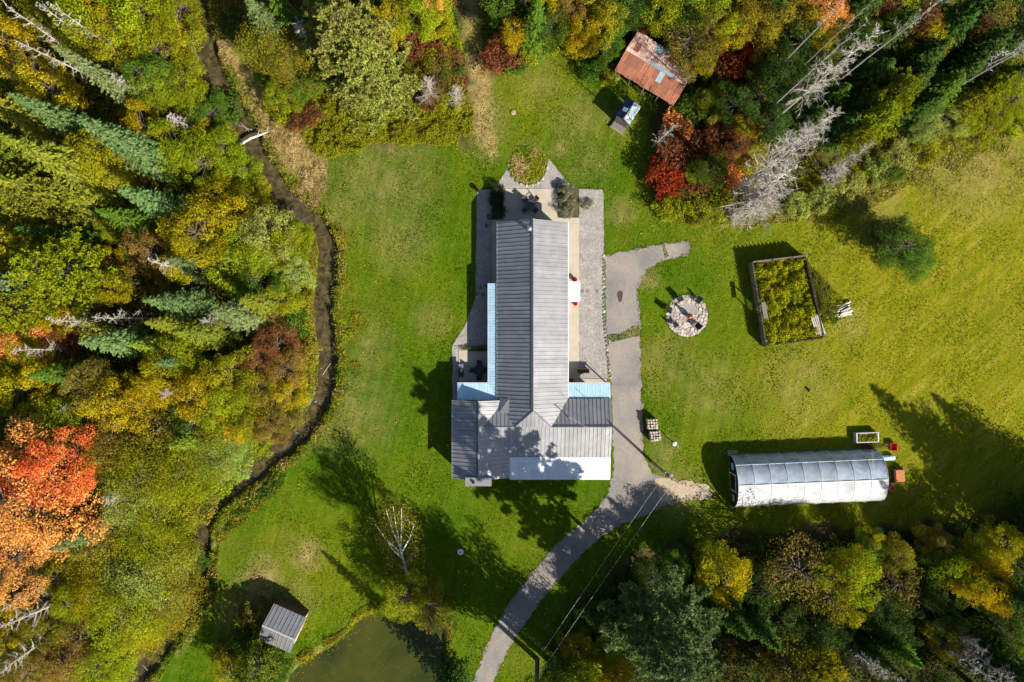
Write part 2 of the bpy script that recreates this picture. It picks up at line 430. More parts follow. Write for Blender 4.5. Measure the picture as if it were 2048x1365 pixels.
for (cx, cy, r, a) in [(615,1110,34,0.9),(525,1150,40,0.8),(590,1200,45,0.35),(1115,295,22,0.5),(1150,690,0,0),(1245,425,30,0.4),(700,830,90,0.35),(770,360,110,0.35),(790,180,0,0),(960,240,60,0.45),(1345,985,60,0.4),(1060,320,40,0.3),(1300,560,22,0.55),(510,1190,50,0.7),(1640,1060,0,0),(500,1235,60,0.6),(1955,330,110,0.5),(1760,440,60,0.3),(1700,650,40,0.3),(1150,240,60,0.3),(1080,170,50,0.3),(1180,330,45,0.3),(1340,730,60,0.3),(1420,780,70,0.3),(1600,770,80,0.3),(740,700,60,0.3),(800,480,70,0.3),(690,420,60,0.3),(1330,905,35,0.35),(860,640,40,0.25),(1240,240,40,0.25)]:
    if r:
        d = np.hypot(PX-cx, PY-cy)
        tan = np.maximum(tan, a*np.clip(1.3 - d/r, 0, 1)*np.clip(0.3+1.2*n1(X, Y, 1.1), 0, 1))
yel = np.clip((PX-1330)/420, 0, 1)*np.clip(1.2-np.abs(PY-600)/900, 0, 1)
yel = np.clip(yel*0.95 + 0.35*(n2(X, Y, 6)-0.5), 0, 1)
yel = np.maximum(yel, np.clip(0.75-np.abs(PX-1060)/190, 0, 1)*np.clip((330-PY)/150, 0, 0.6))
yel = np.maximum(yel, 0.5*np.clip(1-np.hypot(PX-650, PY-1130)/170, 0, 1))
mask = np.stack([forest, tan, yel, np.ones_like(tan)], -1)
V = np.stack([X, Y, Z], -1).reshape(-1, 3)
ny, nx = X.shape
idx = np.arange(nx*ny).reshape(ny, nx)
F = np.stack([idx[:-1,:-1], idx[:-1,1:], idx[1:,1:], idx[1:,:-1]], -1).reshape(-1, 4)
me = bpy.data.meshes.new("ground")
me.vertices.add(len(V)); me.vertices.foreach_set("co", V.astype(np.float32).ravel())
me.loops.add(F.size); me.loops.foreach_set("vertex_index", F.astype(np.int32).ravel())
me.polygons.add(len(F)); me.polygons.foreach_set("loop_start", np.arange(0, F.size, 4, dtype=np.int32))
me.update(calc_edges=True)
at = me.attributes.new("mask", 'FLOAT_COLOR', 'POINT'); at.data.foreach_set("color", mask.astype(np.float32).ravel())
obj("ground", me, M['ground'], kind='structure', label="green and yellowing mown lawn and field ground", category=None) if False else obj("ground", me, M['ground'], kind='structure')

def ribbon(name, line, hw, z, mat):
    vs, fs = [], []
    for i, p in enumerate(line):
        a = Vector(line[max(i-1,0)]); b = Vector(line[min(i+1,len(line)-1)]); d = (b-a).normalized()
        nrm = Vector((-d.y, d.x)); q = Vector(p)
        vs += [(*(q+nrm*hw), z), (*(q-nrm*hw), z)]
    fs = [(2*i+1, 2*i+3, 2*i+2, 2*i) for i in range(len(line)-1)]
    me = bpy.data.meshes.new(name); me.from_pydata(vs, [], fs); return obj(name, me, mat, kind='structure')
ribbon("creek_water", creek, 1.75, -0.62, M['creek'])
me = bpy.data.meshes.new("pond_water")
pc = sum((Vector(p) for p in pond), Vector((0,0)))/len(pond)
pv = [pc + (Vector(p)-pc)*1.06 for p in pond]
me.from_pydata([(p.x, p.y, -0.42) for p in pv], [], [tuple(range(len(pv)))]); obj("pond_water", me, M['pond'], kind='structure')

def sheet(name, poly, z, mat, parent=None, th=None, kind='structure'):
    """a slab lying on the ground, its top at z"""
    mb = MB(); mb.prism(poly, z-(th or 0.12), z)
    me = mb.mesh(name)
    return obj(name, me, mat, parent, kind=kind)

drive_px = [(945,1365),(974,1290),(1010,1220),(1060,1150),(1110,1093),(1160,1050),(1195,1016),(1214,990),(1226,955),(1226,830),(1222,780),(1217,700),(1212,650),(1211,590),(1210,512),(1250,503),(1325,488),(1378,483),(1378,508),(1330,522),(1292,540),(1275,580),(1281,640),(1280,690),(1283,760),(1286,850),(1288,915),(1302,945),(1345,962),(1400,972),(1424,980),(1415,992),(1340,1006),(1290,1030),(1240,1050),(1200,1077),(1150,1122),(1090,1192),(1040,1262),(1006,1320),(985,1365),(955,1440),(930,1560),(880,1560),(912,1440)]
sheet("driveway", ragged(gpoly(drive_px), 0.35, 0.17, 3), 0.022, M['asphalt'])
sheet("dirt_track", ragged(gpoly([(1312,958),(1350,960),(1410,968),(1432,982),(1415,998),(1345,1008),(1318,1000)]), 0.4, 0.18, 5), 0.028, M['dirt'])
gr = sheet("gravel_bed", ragged(gpoly([(1158,379),(1203,379),(1207,386),(1208,510),(1208,640),(1216,700),(1220,758),(1158,758)]), 0.5, 0.05, 6), 0.03, M['gravel'])
gl = sheet("gravel_bed", ragged(gpoly([(955,380),(984,380),(984,700),(917,700),(917,800),(905,800),(905,690),(928,655),(950,600),(953,420)]), 0.5, 0.05, 7), 0.03, M['gravel'])
gt = sheet("gravel_bed", ragged(gpoly([(990,377),(1014,338),(1022,352),(1036,366),(1055,372),(1077,366),(1092,346),(1097,317),(1145,377)]), 0.4, 0.04, 8), 0.03, M['gravel'])
for i, r_ in enumerate([((1007,378),(1115,448)), ((1115,436),(1158,448)), ((1125,448.3),(1158,758)), ((984,440),(1006.7,565)), ((917.5,701),(984.5,800)), ((1147,758.3),(1213,772))]):
    (x0, y0), (x1, y1) = r_
    mb = MB(); a, b = G(x0, y1), G(x1, y0)
    mb.box((a.x, a.y, -0.1), (b.x, b.y, 0.06 + 0.004*i)); o = mb.obj("concrete_slab", M['concrete'], kind='structure')
# soil of planting beds
for poly in ([(986,374),(1006,374),(1006,437),(986,437)], [(1116,373),(1155,373),(1155,435),(1116,435)]):
    sheet("planting_bed", ragged(gpoly(poly), 0.4, 0.02, 9), 0.075, M['soil'])
circ = [(1056+36*math.cos(t)*(1+0.05*math.sin(5*t)), 331+38*math.sin(t)) for t in np.linspace(0, 6.28, 28)[:-1]]

# edging stones and stepping stones are pieces of the gravel beds
def stone_mesh(seed, sx, sy, h):
    r = random.Random(seed); n = 7; mb = MB()
    pts = [(math.cos(2*math.pi*k/n)*sx/2*r.uniform(0.8,1.1), math.sin(2*math.pi*k/n)*sy/2*r.uniform(0.8,1.1)) for k in range(n)]
    top = [(p[0]*0.85, p[1]*0.85) for p in pts]
    vs = [(*p, -0.05) for p in pts] + [(*p, h*0.75) for p in pts] + [(*p, h) for p in top]
    fs = [(k, (k+1)%n, n+(k+1)%n, n+k) for k in range(n)] + [(n+k, n+(k+1)%n, 2*n+(k+1)%n, 2*n+k) for k in range(n)] + [tuple(range(2*n, 3*n))]
    mb.add(vs, fs); return mb.mesh("stone")
SM = [stone_mesh(i, 1, 1, 1) for i in range(8)]
for m_ in SM: m_.materials.append(M['stone'])
SMD = [m_.copy() for m_ in SM]
for m_ in SMD: m_.materials.clear(); m_.materials.append(M['dark_stone'])
def stone(name, parent, x, y, z, sx, sy, h, dark=False, **kw):
    o = obj(name, rnd.choice(SMD if dark else SM), None, parent, loc=(x, y, z), rz=rnd.uniform(0, 6.28), **kw); o.scale = (sx, sy, h); return o
y = 512
while y < 760:
    q = G(1208 + (0 if y < 640 else (y-640)*0.11), y)
    stone("edging_stone", gr, q.x, q.y, 0.0, rnd.uniform(0.25,0.42), rnd.uniform(0.25,0.42), 0.12, dark=rnd.random() < 0.75)
    y += rnd.uniform(6.5, 9)
for (px, py, d) in [(1165,583,0),(1175,583,1),(1194,583,0)]:
    q = G(px, py); stone("stepping_stone", gr, q.x, q.y, 0.02, 0.5, 0.5, 0.04, True)
for (px, py) in [(953,588),(966,590),(961,575),(972,572),(973,452)]:
    q = G(px, py); stone("stepping_stone", gl, q.x, q.y, 0.02, 0.5, 0.55, 0.05, True)
for k in range(11):
    t = math.pi*0.98*k/10+0.1; q = G(1056+39*math.cos(t), 332+40*math.sin(t))
    stone("edging_stone", gt, q.x, q.y, 0, 0.35, 0.3, 0.14, dark=k > 6)

# ------------------------------------------------------------ roof panels
def clip(poly, a, b, c):
    """keep a*u+b*v+c >= 0"""
    out = []; n = len(poly)
    for i in range(n):
        p, q = poly[i], poly[(i+1) % n]; fp = a*p[0]+b*p[1]+c; fq = a*q[0]+b*q[1]+c
        if fp >= 0: out.append(p)
        if (fp >= 0) != (fq >= 0):
            t = fp/(fp-fq); out.append((p[0]+(q[0]-p[0])*t, p[1]+(q[1]-p[1])*t))
    return out

def panels(parent, pts, run, width, ribs, mat, rib_h=0.055, rib_w=0.06, name="panel", origin=None, lap=0.004, th=0.025):
    """splits one flat roof face into sheet metal panels with standing ribs; run = direction of the ribs"""
    P = [Vector(p) for p in pts]
    nrm = Vector((0,0,0))
    for i in range(len(P)): nrm += P[i].cross(P[(i+1) % len(P)])
    nrm.normalize()
    if nrm.z < 0: nrm = -nrm
    v = Vector(run); v = (v - nrm*v.dot(nrm)).normalized(); u = v.cross(nrm)
    O = Vector(origin) if origin else P[0]
    Q = [((p-O).dot(u), (p-O).dot(v)) for p in P]
    off = nrm.dot(P[0]-O)
    w3 = lambda a, b, h: O + u*a + v*b + nrm*(off+h)
    a0 = math.floor(min(q[0] for q in Q)/width); a1 = math.ceil(max(q[0] for q in Q)/width)
    for k in range(a0, a1):
        c = clip(clip(Q, 1, 0, -(k*width+lap)), -1, 0, (k+1)*width-lap)
        if len(c) < 3: continue
        ar = abs(sum(c[i][0]*c[(i+1)%len(c)][1]-c[(i+1)%len(c)][0]*c[i][1] for i in range(len(c))))/2
        if ar < 0.02: continue
        mb = MB(); n = len(c)
        s_ = sum(c[i][0]*c[(i+1)%n][1]-c[(i+1)%n][0]*c[i][1] for i in range(n))
        if s_ > 0: c = c[::-1]
        mb.add([w3(*q, 0) for q in c] + [w3(*q, th) for q in c], [tuple(range(n)), tuple(range(2*n-1, n-1, -1))] + [((i+1)%n, i, i+n, (i+1)%n+n) for i in range(n)])
        for r in range(ribs):
            ra = k*width + (r+0.5)*width/ribs
            e = clip(clip(c, 1, 0, -(ra-rib_w/2)), -1, 0, ra+rib_w/2)
            if len(e) < 3: continue
            b0 = min(q[1] for q in e)+0.01; b1 = max(q[1] for q in e)-0.01
            if b1-b0 < 0.1: continue
            prof = [(-rib_w/2, th), (-rib_w/4, th+rib_h), (rib_w/4, th+rib_h), (rib_w/2, th)]
            vs = [w3(ra+x, b0, h) for x, h in prof] + [w3(ra+x, b1, h) for x, h in prof]
            mb.add(vs, [(0,1,5,4),(1,2,6,5),(2,3,7,6),(3,2,1,0),(4,5,6,7)])
        mb.obj(name, mat, parent)

def cap(parent, a, b, w, mat, name="ridge_cap", h=0.05):
    a, b = Vector(a), Vector(b); d = (b-a).normalized(); s = d.cross(Vector((0,0,1))).normalized()*w/2
    z = Vector((0,0,h)); dz = Vector((0,0,-w*0.16))
    mb = MB(); mb.add([a-s+dz+z, a+z*1.9, a+s+dz+z, b-s+dz+z, b+z*1.9, b+s+dz+z], [(0,1,4,3),(1,2,5,4),(0,3,5,2),(0,2,1),(3,4,5)])
    return mb.obj(name, mat, parent)

# ------------------------------------------------------------ house
house = empty("farmhouse", (2.4, 0, 0), label="long low farmhouse with grey ribbed metal roofs and pale blue porch roofs", cat="house")
INV = Matrix.Translation((-2.4, 0, 0))
def hp(*pts): return [tuple(INV @ Vector(p)) for p in pts]
def hpart(mb, name, mat, parent=house):
    mb.v = [tuple(INV @ Vector(p)) for p in mb.v]; return mb.obj(name, mat, parent)
# walls
w = MB()
w.box((-1.25, -9.0, -0.1), (6.05, 13.35, 2.78)); hpart(w, "wall", M['siding'])
w = MB(); w.add([(-1.25,13.34,2.781),(6.05,13.34,2.781),(2.4,13.34,4.85),(-1.25,13.2,2.781),(6.05,13.2,2.781),(2.4,13.2,4.85)], [(0,1,2)[::-1],(3,4,5),(0,2,5,3),(1,4,5,2)]); hpart(w, "gable_wall", M['siding'])
w = MB(); w.box((6.06, -13.2, -0.1), (11.0, -7.0, 2.72)); hpart(w, "wall", M['siding'])
w = MB(); w.box((-6.5, -15.5, -0.1), (-1.26, -7.2, 2.75)); hpart(w, "wall", M['siding'])
w = MB(); w.box((-1.25, -15.2, -0.1), (10.9, -13.21, 2.4)); hpart(w, "wall", M['siding'])
w = MB(); w.add([(10.98,-7.0,2.721),(10.98,-13.2,2.721),(10.98,-9.82,3.8),(10.8,-7.0,2.721),(10.8,-13.2,2.721),(10.8,-9.82,3.8)], [(0,1,2)[::-1],(3,4,5),(0,2,5,3),(1,4,5,2)]); hpart(w, "gable_wall", M['siding'])
w = MB(); w.add([(-6.5,-7.21,2.751),(-1.3,-7.21,2.751),(-3.82,-7.21,4.0),(-6.5,-7.4,2.751),(-1.3,-7.4,2.751),(-3.82,-7.4,4.0)], [(0,1,2)[::-1],(3,4,5),(0,2,5,3),(1,4,5,2)]); hpart(w, "gable_wall", M['siding'])
w = MB(); w.add([(-6.5,-15.49,2.751),(-1.3,-15.49,2.751),(-3.82,-15.49,4.0),(-6.5,-15.3,2.751),(-1.3,-15.3,2.751),(-3.82,-15.3,4.0)], [(0,1,2)[::-1],(3,4,5),(0,2,5,3),(1,4,5,2)]); hpart(w, "gable_wall", M['siding'])
def opening(name, c, d, axis_, mat):
    q = INV @ Vector(c)
    f = MB()
    if axis_ == 'x': f.box((q.x-0.03, q.y-d[0]/2-0.08, q.z-d[1]/2-0.08), (q.x+0.03, q.y+d[0]/2+0.08, q.z+d[1]/2+0.08))
    else: f.box((q.x-d[0]/2-0.08, q.y-0.03, q.z-d[1]/2-0.08), (q.x+d[0]/2+0.08, q.y+0.03, q.z+d[1]/2+0.08))
    o = f.obj(name, M['whitepaint'], house)
    g = MB()
    if axis_ == 'x': g.box((q.x-0.05, q.y-d[0]/2, q.z-d[1]/2), (q.x+0.05, q.y+d[0]/2, q.z+d[1]/2))
    else: g.box((q.x-d[0]/2, q.y-0.05, q.z-d[1]/2), (q.x+d[0]/2, q.y+0.05, q.z+d[1]/2))
    g.obj("pane" if name == "window" else "door_leaf", mat, o)
for yy in (11, 8.3, 2.2, -1.2, -4): opening("window", (6.06, yy, 1.5), (1.3, 1.2), 'x', M['glassdark'])
for yy in (11, 7.5, 3, -1): opening("window", (-1.26, yy, 1.5), (1.3, 1.2), 'x', M['glassdark'])
opening("door", (6.06, 5.7, 1.1), (1.0, 2.05), 'x', M['whitepaint']); opening("door", (2.6, 13.36, 1.1), (1.8, 2.05), 'y', M['glassdark'])
opening("door", (8.6, -6.98, 1.1), (1.0, 2.05), 'y', M['whitepaint']); opening("door", (-4, -7.18, 1.1), (1.0, 2.05), 'y', M['whitepaint'])
for xx in (1.5, 5.5, 9): opening("window", (xx, -15.22, 1.4), (1.4, 1.1), 'y', M['glassdark'])
opening("garage_door", (11.02, -10.2, 1.15), (3.6, 2.2), 'x', M['whitepaint'])

def rpart(name, pts):   # the roof deck of one slope, carrying its panels
    mb = MB(); P = hp(*pts); n = len(P)
    Q = [(p[0], p[1], p[2]-0.06) for p in P]
    s_ = sum(P[i][0]*P[(i+1)%n][1]-P[(i+1)%n][0]*P[i][1] for i in range(n))
    if s_ < 0: P, Q = P[::-1], Q[::-1]
    P = [(p[0], p[1], p[2]-0.012) for p in P]
    mb.add(Q+P, [tuple(range(n-1,-1,-1)), tuple(range(n, 2*n))]+[(i,(i+1)%n,(i+1)%n+n,i+n) for i in range(n)])
    return mb.obj(name, M['trim'], house)
T = (-1.276,-7.33,3.122); Gp = (0.28,-9.82,3.97); Fp = (4.52,-9.82,3.97); D = (2.4,-7.8,5.14); Vv = (-3.296,-9.82,3.97)
faces = [
 ([(-1.68,13.75,2.9),(2.4,13.75,5.14),(2.4,-6.85,5.14),(-1.68,-6.85,2.9)], (1,0,0.55), 'roof'),
 ([(-1.276,-6.85,3.122),(2.4,-6.85,5.14),D,Gp,T], (1,0,0.55), 'roof'),
 ([(2.4,13.75,5.14),(6.48,13.75,2.9),(6.48,-6.67,2.9),Fp,D], (1,0,-0.55), 'roof'),
 ([D,Fp,Gp], (0,1,0.58), 'roof'),
 ([Fp,(11.44,-9.82,3.97),(11.44,-6.67,2.9),(6.48,-6.67,2.9)], (0,1,-0.34), 'roof'),
 ([Vv,T,Gp], (0,1,-0.34), 'roof'),
 ([Vv,(11.44,-9.82,3.97),(11.44,-13.48,2.72),(-0.32,-13.48,2.72)], (0,1,0.3415), 'roof'),
 ([(-3.82,-6.85,4.19),(-1.276,-6.85,3.122),T,Vv,(-3.82,-9.82,4.19)], (1,0,-0.42), 'roof'),
 ([(-3.82,-9.82,4.19),Vv,(-0.32,-13.48,2.72),(-0.32,-15.9,2.72),(-3.82,-15.9,4.19)], (1,0,-0.42), 'roof'),
 ([(-6.89,-6.85,2.9),(-3.82,-6.85,4.19),(-3.82,-15.9,4.19),(-6.89,-15.9,2.9)], (1,0,0.42), 'roof'),
 ([(-0.30,-13.50,2.71),(11.44,-13.50,2.71),(11.44,-16.05,2.43),(-0.30,-16.05,2.43)], (0,1,0.11), 'whiteroof'),
 ([(-2.74,6.72,2.4),(-1.62,6.72,2.77),(-1.62,-6.84,2.77),(-2.74,-4.92,2.4)], (1,0,0.33), 'blueroof'),
 ([(-6.34,-4.92,2.4),(-2.74,-4.92,2.4),(-1.62,-6.84,2.75),(-6.34,-6.84,2.75)], (0,1,-0.18), 'blueroof'),
 ([(6.5,-4.92,2.4),(11.44,-4.92,2.4),(11.44,-6.62,2.74),(6.5,-6.62,2.74)], (0,1,-0.2), 'blueroof'),
 ([(6.3,6.92,2.6),(7.93,6.92,2.42),(7.93,4.55,2.42),(6.3,4.55,2.6)], (1,0,-0.11), 'whiteroof'),
]
for pts, run, mt in faces:
    nm = {"roof": "roof_slope", "whiteroof": "white_porch_roof", "blueroof": "blue_porch_roof"}[mt]
    rp = rpart(nm, pts)
    small = mt != 'roof'
    panels(rp, hp(*pts), run, 0.92, 2 if not small else 3, M[mt], rib_h=0.05 if not small else 0.022, rib_w=0.028 if not small else 0.025, origin=tuple(INV @ Vector((-1.68, 13.75, 2.9))) if pts[0][1] > 13 or pts[0] == (-1.276,-6.85,3.122) else None)
for a, b, w_, mt in [((2.4,13.8,5.14),D,0.2,'roof'),(D,Fp,0.18,'roof'),(D,Gp,0.2,'trim'),(Fp,(11.46,-9.82,3.97),0.18,'roof'),(Vv,Gp,0.18,'roof'),((-3.82,-6.8,4.19),(-3.82,-15.95,4.19),0.18,'roof')]:
    a, b = hp(a, b); cap(house, a, b, w_, M[mt])
for a, b in [((2.21,13.8,5.04),(2.21,-7.8,5.04)),((4.62,-9.66,3.915),(11.46,-9.66,3.915)),((-3.97,-6.8,4.127),(-3.97,-15.95,4.127))]:
    a, b = hp(a, b); cap(house, a, b, 0.16, M['trim'], "ridge_shade_strip", 0.06)  # dark strips paint the shade on the ridge sides facing away from the sun
# flashing sheet in the roof corner
mb = MB(); fl = hp((-1.45,-6.6,3.10),(-0.35,-6.6,3.71),(-0.35,-8.2,3.71),(-1.45,-8.2,3.50))
mb.add([Vector(p)+Vector((0,0,0.02)) for p in fl]+[Vector(p)-Vector((0,0,0.1)) for p in fl], [(0,1,2,3)[::-1],(4,5,6,7),(0,1,5,4),(1,2,6,5),(2,3,7,6),(3,0,4,7)])
mb.obj("flashing_sheet", M['roof'], house)
# gutters / fascia
for a, b in [((-1.72,13.75,2.84),(-1.72,-6.8,2.84)),((6.52,13.75,2.84),(6.52,-6.6,2.84)),((-6.93,-6.85,2.84),(-6.93,-15.9,2.84)),((-6.4,-4.88,2.36),(-2.8,-4.88,2.36)),((-2.79,6.72,2.36),(-2.79,-4.85,2.36)),((6.5,-4.87,2.36),(11.44,-4.87,2.36)),((-0.3,-16.1,2.42),(11.44,-16.1,2.42))]:
    mb = MB(); mb.tube(hp(a, b), 0.055, 6); mb.obj("gutter", M['whitepaint'], house)
# porch posts
for (x, y, h) in [(-2.65,6.5,2.3),(-2.65,1.5,2.3),(-2.65,-2,2.3),(-2.65,-4.8,2.3),(-6.25,-4.98,2.3),(11.3,-5.0,2.3),(7.85,6.8,2.35),(7.85,4.68,2.35)]:
    mb = MB(); q = hp((x, y, 0))[0]; mb.box((q[0]-0.06, q[1]-0.06, 0), (q[0]+0.06, q[1]+0.06, h)); mb.obj("porch_post", M['whitepaint'], house)
# stove pipe, vents, service mast, chimney chase
q = hp((1.93, 12.5, 4.8))[0]
mb = MB(); mb.lathe([(0.2,-0.2),(0.2,1.15),(0.28,1.16),(0.3,1.2),(0.3,1.42),(0.08,1.5)], q, 12); mb.obj("flue_pipe", M['steel'], house, smooth=True)
for (x, y, z, h, r) in [(2.1,-0.5,4.9,0.75,0.035),(6.0,-6.3,3.05,0.9,0.03),(8.9,-6.9,2.9,1.1,0.03)]:
    q = hp((x, y, z))[0]; mb = MB(); mb.lathe([(r,0),(r,h)], q, 8); mb.obj("vent_pipe", M['darkmetal'], house)
mast = (6.3, -8.55, 3.45)
q = hp(mast)[0]; mb = MB(); mb.lathe([(0.05,0),(0.05,1.5),(0.09,1.52),(0.09,1.66),(0.02,1.72)], q, 8); mb.obj("service_mast", M['darkmetal'], house)
a = hp((-5.25,-16.45,0))[0]; b = hp((-2.4,-15.6,3.55))[0]
mb = MB(); mb.box((a[0], a[1], -0.1), (b[0], b[1], 4.2)); mb.box((a[0]-0.06, a[1]-0.06, 4.201), (b[0]+0.06, b[1]+0.06, 4.3))
ch = mb.obj("chimney_chase", M['roof'], house)
mb = MB(); c = (a[0]+0.85, (a[1]+b[1])/2); mb.lathe([(0.17,4.3),(0.17,4.55),(0.12,4.55),(0.12,4.35)], (c[0], c[1], 0), 12); mb.obj("chimney_cap", M['black'], ch)

# ------------------------------------------------------------ small building kit
def gable_shed(name, c, rz, L, Wd, eave, ridge, over, wallmat, roofmats, pw, ribs, label, cat, skew=0.0):
    """L along the ridge (local x)"""
    root = empty(name, c, rz, label=label, cat=cat)
    mb = MB(); mb.box((-L/2, -Wd/2, -0.05), (L/2, Wd/2, eave)); mb.obj("wall", wallmat, root)
    for s in (-1, 1):
        mb = MB(); x0, x1 = s*(L/2-0.08), s*L/2
        mb.add([(x0,-Wd/2,eave+.001),(x0,Wd/2,eave+.001),(x0,skew,ridge-0.08),(x1,-Wd/2,eave+.001),(x1,Wd/2,eave+.001),(x1,skew,ridge-0.08)], [(0,1,2),(3,5,4),(0,2,5,3),(1,4,5,2)])
        mb.obj("gable_wall", wallmat, root)
    for s, rm in ((1, roofmats[0]), (-1, roofmats[1])):
        hw = Wd/2+over; sl = (ridge-eave)/(Wd/2); ye = s*hw; ze = eave - over*sl*0.6
        pts = [(-L/2-over, skew, ridge), (L/2+over, skew, ridge), (L/2+over, ye, ze), (-L/2-over, ye, ze)]
        mb = MB(); P = pts if s < 0 else pts[::-1]
        P = P[::-1]
        mb.add([(p[0], p[1], p[2]-0.05) for p in P]+[(p[0], p[1], p[2]-0.012) for p in P], [(3,2,1,0),(4,5,6,7),(0,1,5,4),(1,2,6,5),(2,3,7,6),(3,0,4,7)])
        rp = mb.obj("roof_slope", M['trim'], root)
        panels(rp, pts, (0, hw-abs(0), -(ridge-ze)*1.0) if s > 0 else (0, -hw, -(ridge-ze)), pw, ribs, rm, rib_h=0.045, rib_w=0.05)
    cap(root, (-L/2-over, skew, ridge), (L/2+over, skew, ridge), 0.22, roofmats[2] if len(roofmats) > 2 else roofmats[0])
    return root

# lower left shed: visible base corner (600,1222) region
shed = gable_shed("garden_shed", G(578,1240), R(-24), 3.6, 4.0, 2.5, 3.6, 0.25, M['brown_wood'], [M['roof'], M['roof'], M['lighttrim']], 0.5, 1, "small shed with grey ribbed gable roof near the pond", "shed")
mb = MB(); mb.box((1.81, -0.5, 0), (1.86, 0.5, 1.95)); mb.obj("door", M['new_wood'], shed)
mb = MB(); mb.box((1.805, -1.9, 0.2), (1.835, -0.55, 2.4)); mb.obj("sunlit_siding", M['tanstuff'], shed)  # tan boards paint the sunlit wall lighter than the brown shaded ones
mb = MB(); mb.box((1.805, 0.55, 0.2), (1.835, 1.9, 2.4)); mb.obj("sunlit_siding", M['tanstuff'], shed)

# small privy like shed near the rusty barn
c = G(1250, 236)
privy = gable_shed("privy_shed", c, R(57), 2.2, 1.7, 2.3, 2.8, 0.12, M['old_wood'], [M['shaded_tarp'], M['zinc'], M['darkmetal']], 0.5, 2, "tiny dark blue and grey roofed hut on the lawn below the rusty shed", "hut")
mb = MB(); mb.box((-1.9, -0.85, 0.0), (-1.12, 0.85, 0.35)); mb.obj("step", M['old_wood'], privy)
mb = MB(); mb.box((-1.97, -0.95, 0.0), (-1.91, 0.95, 0.42)); mb.obj("step_edge", M['new_wood'], privy)
mb = MB(); mb.cbox((-0.75, -0.25, 2.79), (0.42, 0.4, 0.05), 0.2); mb.obj("roof_patch", M['whitepaint'], privy)
mb = MB(); mb.cbox((-0.15, 0.42, 2.66), (0.5, 0.6, 0.04), 0.0, (R(-28), 0)); mb.obj("tarp_patch", M['bluebarrel'], privy)

# rusty open shed
H0 = 2.6
A, B_, C_, D_ = (1278,60), (1398,132), (1345,212), (1228,135)
cen = G(1312, 135, 2.9); ax = (G(*B_)-G(*A)); ang = math.atan2(ax.y, ax.x)
barn = empty("rusty_shed", (cen.x, cen.y, 0), ang, label="open shed roofed with rusty and streaked corrugated metal sheets", cat="shed")
LL, WW = 8.0, 5.25
for xx in (-3.8, -1.9, 0, 1.9, 3.8):
    for yy in (-2.4, 2.4):
        mb = MB(); mb.tube([(xx, yy, -0.1), (xx, yy, 2.5)], 0.09, 7); mb.obj("post", M['old_wood'], barn)
for yy in (-2.4, 0.0, 2.4):
    mb = MB(); mb.box((-3.95, yy-0.06, 2.42 if yy else 2.95), (3.95, yy+0.06, 2.55 if yy else 3.08)); mb.obj("beam", M['old_wood'], barn)
mb = MB(); mb.box((-3.9, 2.45, 0), (3.9, 2.5, 2.4)); mb.obj("back_wall", M['old_wood'], barn)
mb = MB(); mb.box((3.85, -2.3, 0), (3.9, 2.44, 2.4)); mb.obj("side_wall", M['old_wood'], barn)
ncol = 12; wcol = LL/ncol
def sheet_mesh(w_, l_):
    mb = MB(); n = 10; vs = []
    for s in (0, 1):
        for i in range(n+1): vs.append((w_*(i/n-0.5), l_*(s-0.5), 0.018*(1 if i % 2 else -1)))
    fs = [(i, i+1, n+1+i+1, n+1+i) for i in range(n)]
    vs2 = [(x, y_, z-0.012) for x, y_, z in vs]; m2 = len(vs)
    mb.add(vs+vs2, fs+[tuple(j+m2 for j in f[::-1]) for f in fs]+[(0, n+1, n+1+m2, m2), (n, n+m2, 2*n+1+m2, 2*n+1)])
    return mb.mesh("sheet")
SH = {}
for k in ('rust', 'rustlight', 'zinc'):
    SH[k] = sheet_mesh(wcol*1.04, 1.42); SH[k].materials.append(M[k])
rr = random.Random(4)
for side in (1, -1):
    for row in (0, 1):
        for i in range(ncol):
            xx = -LL/2 + (i+0.5)*wcol
            d = 0.66 + row*1.31
            zz = 3.12 - d*0.2 + (0.03 if row == 0 else 0) + (0.012 if i % 2 else 0)
            if side == 1: kind = 'rustlight' if (row == 0 or rr.random() < 0.55) else ('zinc' if rr.random() < 0.25 else 'rust')
            else: kind = 'rust' if rr.random() > (0.2 if row == 0 else 0.06) else 'zinc'
            if side == 1 and row == 0 and rr.random() < 0.12: kind = 'rust'
            o = obj("roof_sheet", SH[kind], None, barn, loc=(xx + rr.uniform(-.03,.03), side*d + rr.uniform(-.05,.05), zz))
            o.rotation_euler = (-side*math.atan(0.2), 0, rr.uniform(-.015,.015))
for i in range(5):
    mb = MB(); mb.cbox((-3.2+1.6*i, 0, 3.18), (1.62, 0.42, 0.02), 0); mb.obj("ridge_sheet", M['zinc'] if i in (2,3) else M['rustlight'], barn)
mb = MB(); mb.lathe([(0.29,0),(0.31,0.3),(0.29,0.6),(0.3,0.85),(0.26,0.86)], (0,0,0), 14); mb.obj("barrel", M['whitepaint'], None, loc=G(1233,158), label="pale round barrel at the corner of the rusty shed", cat="barrel")

